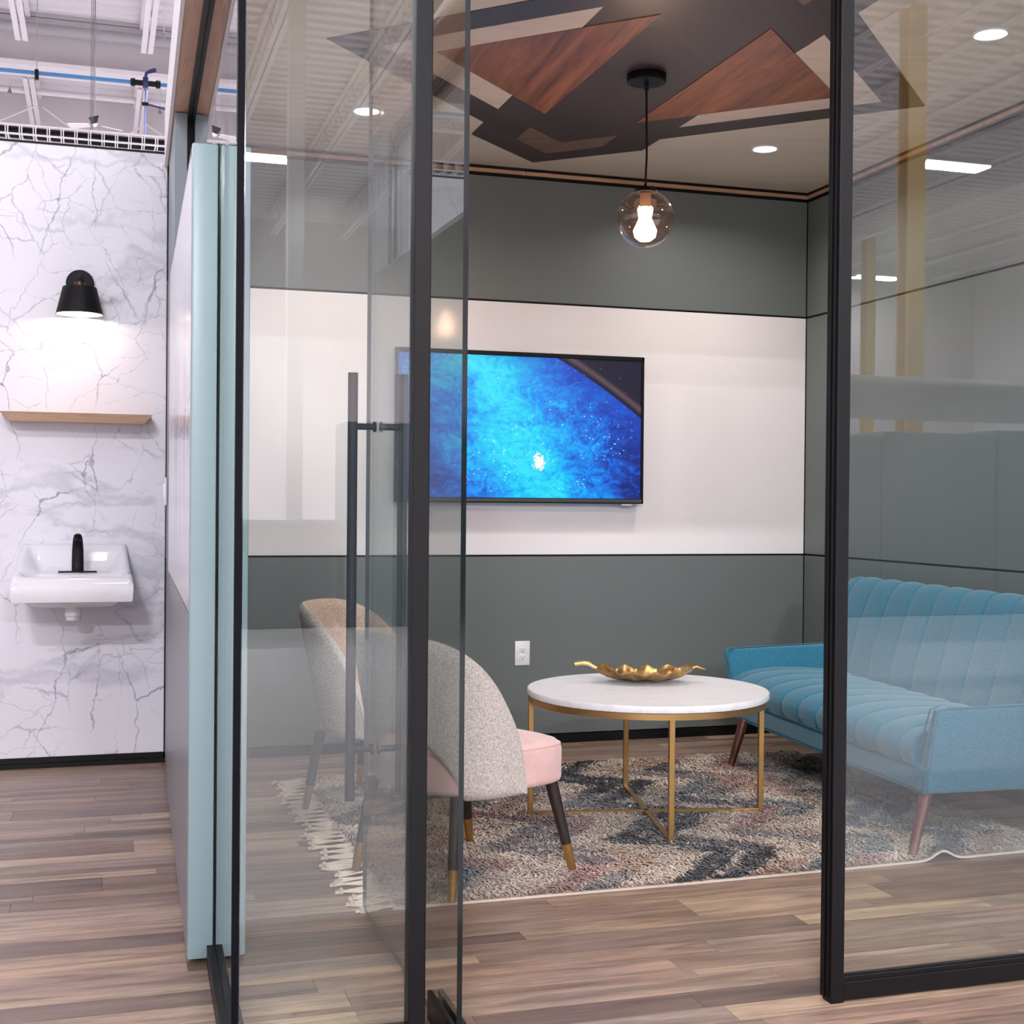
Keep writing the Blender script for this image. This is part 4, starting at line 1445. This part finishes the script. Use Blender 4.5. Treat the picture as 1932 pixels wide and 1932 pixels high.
MB().rbox(0.345, 0.40, 11.98, 12.02, 4.645, 4.672, 0.006, 2).ob('drop_fitting', M['matte_black'], ap, 40)
MB().tube([(0.39, 12.0, 4.66), (0.75, 12.0, 4.59)], 0.008, 8).ob('branch_hose', M['navy'], ap, 60)

ctr = empty('cable_tray', (0, 0, -0.022), label='white ladder cable tray with black cables above the marble wall', cat='cable tray')
for yv in (9.86, 10.14):
    for zz in (3.782, 3.845):
        MB().box(-6, 3, yv - 0.006, yv + 0.006, zz - 0.006, zz + 0.006).ob('side_rail', M['steel_white'], ctr)
xr = -1.9
rb = MB().box(-0.011, -0.004, 9.85, 10.15, 3.775, 3.85)
rb.box(0.004, 0.011, 9.85, 10.15, 3.775, 3.85)
rung0 = rb.ob('rung', M['steel_white'], ctr)
while xr < 1.6:
    if xr < -1.85:
        rung0.location = (xr, 0, 0)
    else:
        q = rung0.copy()
        C.objects.link(q)
        q.location = (xr, 0, 0)
    xr += 0.0915
for q in range(7):
    yq, zq = 9.9 + (q % 4) * 0.05, 3.808 + 0.02 * (q // 4)
    MB().tube([(-6, yq, zq), (-0.9, yq - 0.01, zq + 0.003), (0.2, yq + 0.008, zq), (3, yq, zq + 0.002)], 0.012, 8).ob('cable', M['matte_black'], ctr, 60)
for xx in (-0.062, -0.05):
    MB().tube([(xx, 10.0, 3.85), (xx, 10.0, 7.44)], 0.003, 6).ob('hanger_rod', M['rod'], ctr)
MB().tube([(-0.1, 10.0, 3.77), (-0.05, 10.0, 3.69)], 0.009, 6).ob('bracket', M['matte_black'], ctr)
MB().tube([(0.05, 10.0, 3.77), (0.0, 10.0, 3.68)], 0.012, 6).ob('bracket', M['matte_black'], ctr)
MB().tube([(-0.03, 10.0, 3.77), (-0.01, 10.0, 3.68)], 0.012, 6).ob('bracket', M['matte_black'], ctr)

fan = empty('ceiling_fan', (-0.057, 15.0, 5.245), label='pale ceiling fan far off under the roof above the marble wall', cat='fan')
MB().tube([(0, 0, 0), (0, 0, 2.19)], 0.006, 8).ob('downrod', M['rod'], fan)
MB().lathe([(0.0, 0.035), (0.025, 0.03), (0.03, 0.0), (0.018, -0.025), (0.0, -0.03)], 0, 0, 18).ob('motor', M['steel_white'], fan, 50)
for k in range(3):
    a = 0.5 + k * 2 * PI / 3
    c_, s_ = math.cos(a), math.sin(a)
    MB().hexa([(c_ * 0.06 - s_ * 0.03, s_ * 0.06 + c_ * 0.03, 0.0), (c_ * 0.06 + s_ * 0.03, s_ * 0.06 - c_ * 0.03, -0.015), (c_ * 0.3 + s_ * 0.05, s_ * 0.3 - c_ * 0.05, -0.02), (c_ * 0.3 - s_ * 0.05, s_ * 0.3 + c_ * 0.05, 0.01)],
              [(c_ * 0.06 - s_ * 0.03, s_ * 0.06 + c_ * 0.03, 0.008), (c_ * 0.06 + s_ * 0.03, s_ * 0.06 - c_ * 0.03, -0.007), (c_ * 0.3 + s_ * 0.05, s_ * 0.3 - c_ * 0.05, -0.012), (c_ * 0.3 - s_ * 0.05, s_ * 0.3 + c_ * 0.05, 0.018)]).ob('blade', [M['duct'], M['steel_white'], M['matte_black']][k], fan)

M['chrome'] = plain('chrome head', (170, 166, 170), 0.2, metal=0.9)
sp0 = None
for (x, y, z), lab in [((0.745, 17.0, 6.93), 'small sprinkler head right of the joist end above the blue pipe'),
                       ((-1.19, 19.6, 6.84), 'small sprinkler head below the blue pipe at the left edge'),
                       ((0.81, 19.6, 6.74), 'small sprinkler head below the blue pipe near the oak beam')]:
    if sp0 is None:
        sp0 = empty('sprinkler_head', (x, y, z), label=lab, cat='sprinkler', group='sprinkler heads under the roof')
        MB().tube([(0, 0, 0.03), (0, 0, 0.75)], 0.006, 6).ob('drop', M['steel_white'], sp0)
        MB().lathe([(0.01, 0.04), (0.014, 0.01), (0.028, -0.012), (0.032, -0.035), (0.0, -0.045)], 0, 0, 14).ob('head', M['chrome'], sp0, 50)
    else:
        q = copy_tree(sp0)
        q.location = (x, y, z)
        q['label'] = lab

# high bays of the hall (they light everything)
hb0 = None
HB = [((-2.4, -5.6), 'in the row just behind the viewpoint, left of its centre'), ((4.2, -5.6), 'in the row just behind the viewpoint, right of its centre'),
      ((10.8, -5.6), 'at the right end of the row just behind the viewpoint'), ((-9.0, -5.6), 'at the left end of the row just behind the viewpoint'),
      ((0.6, 1.9), 'over the walkway in front of the left partition'), ((-6.0, 1.9), 'over the walkway to the left of the marble wall'), ((7.2, 1.9), 'over the walkway to the right of the room'),
      ((2.45, -15.9), 'far back, mirrored beside the left glass corner'), ((13.2, -12.7), 'far back, mirrored high in the right glass'), ((-4.2, -12.7), 'far back on the left side of the hall'),
      ((-5.0, 12.5), 'added beyond the marble wall, left, to brighten the roof'), ((3.0, 12.5), 'added beyond the back wall, middle, to brighten the roof'), ((9.5, 12.5), 'added beyond the back wall, right, to brighten the roof'), ((18.0, -22.4), 'farthest back, mirrored low in the right glass')]  # row beyond marble and back walls is unseen, added to brighten the roof
HB_F = [4.2, 1.2, 1.3, 0.6, 0.14, 0.06, 0.2, 10.5, 4.5, 7.5, 2.4, 2.4, 2.4, 1.0]      # power factor of each fixture, far ones boosted to light the walls
for (x, y), lab in HB:
    lab = 'twin-strip LED high bay ' + lab
    if hb0 is None:
        hb0 = empty('high_bay_light', (x, y, 6.75), label=lab, cat='ceiling light', group='LED high bays of the hall')
        MB().rbox(-0.62, 0.62, -0.24, 0.24, 0.0, 0.06, 0.01, 1).ob('housing', M['steel_white'], hb0)
        for q in (-0.15, 0.15):
            MB().rbox(-0.6, 0.6, q - 0.065, q + 0.065, -0.012, 0.001, 0.004, 1).ob('led_strip', M['led'], hb0)
        for q in (-0.5, 0.5):
            MB().tube([(q, 0, 0.06), (q, 0, 0.66)], 0.004, 6).ob('hanger', M['steel_white'], hb0)
        o = hb0
    else:
        o = copy_tree(hb0)
        o.location = (x, y, 6.75)
        o['label'] = lab
for k, o in enumerate([q for q in C.objects if q.name.startswith('high_bay_light')]):
    area('high_bay_lamp', (0, 0, -0.03), (0, 0, 0), 1.2, 0.4, HIGHBAY_W * HB_F[k], (0.97, 0.96, 1.0), o)

# things that only the glass mirrors
for (x, y), lab in [((9.43, -8.2), 'yellow painted steel column mirrored in the right glass, nearer one'), ((16.6, -20.5), 'yellow painted steel column mirrored in the right glass, farther one')]:
    c0 = empty('steel_column', (x, y, 0), label=lab, cat='column')
    MB().box(-0.12, 0.12, -0.12, -0.1, 0, 7.3).box(-0.12, 0.12, 0.1, 0.12, 0, 7.3).ob('flange', M['yellow'], c0)
    MB().box(-0.008, 0.008, -0.1, 0.1, 0, 7.3).ob('web', M['yellow'], c0)
pr = empty('partition_row', (0, 0, 0), label='row of blue grey panel cabinets mirrored in the glass', cat='partition')
for i in range(9):
    x0 = 2.3 + i * 1.5
    hh = 2.05 + 0.05 * ((i * 7) % 3 - 1)
    MB().rbox(x0, x0 + 1.48, -7.6, -7.0, 0.0, hh, 0.01, 1).ob('cabinet', M['grey_part'], pr)
wc = empty('support_column', (1.96, -8.2, 0), label='white square column mirrored high in the left glass panel', cat='column')
MB().rbox(-0.085, 0.085, -0.085, 0.085, 3.9, 7.3, 0.006, 1).ob('shaft', M['steel_white'], wc)
MB().rbox(-0.085, 0.085, -0.085, 0.085, 0.0, 3.9, 0.006, 1).ob('lower_shaft', M['hall_wall'], wc)
dk = empty('work_counter', (-4.0, -7.4, 0), label='long dark grey counter mirrored in the left glass', cat='counter')
MB().rbox(-6, 6.2, -0.4, 0.4, 0.0, 1.0, 0.01, 1).ob('body', plain('dark counter', (70, 72, 76), 0.5), dk)
MB().rbox(-6.05, 6.25, -0.43, 0.43, 1.0, 1.04, 0.004, 1).ob('worktop', M['grey_part'], dk)
vd = empty('ventilation_duct', (0, 0, 0), label='long pale round duct mirrored in the right glass', cat='duct')
MB().tube([(4.9, -3.2, 2.07), (12.0, -3.2, 2.07)], 0.17, 20).ob('tube', M['duct'], vd, 60)
for xx in (5.2, 8.4, 11.6):
    MB().tube([(xx, -3.2, 2.22), (xx, -3.2, 7.4)], 0.006, 6).ob('hanger', M['steel_white'], vd)
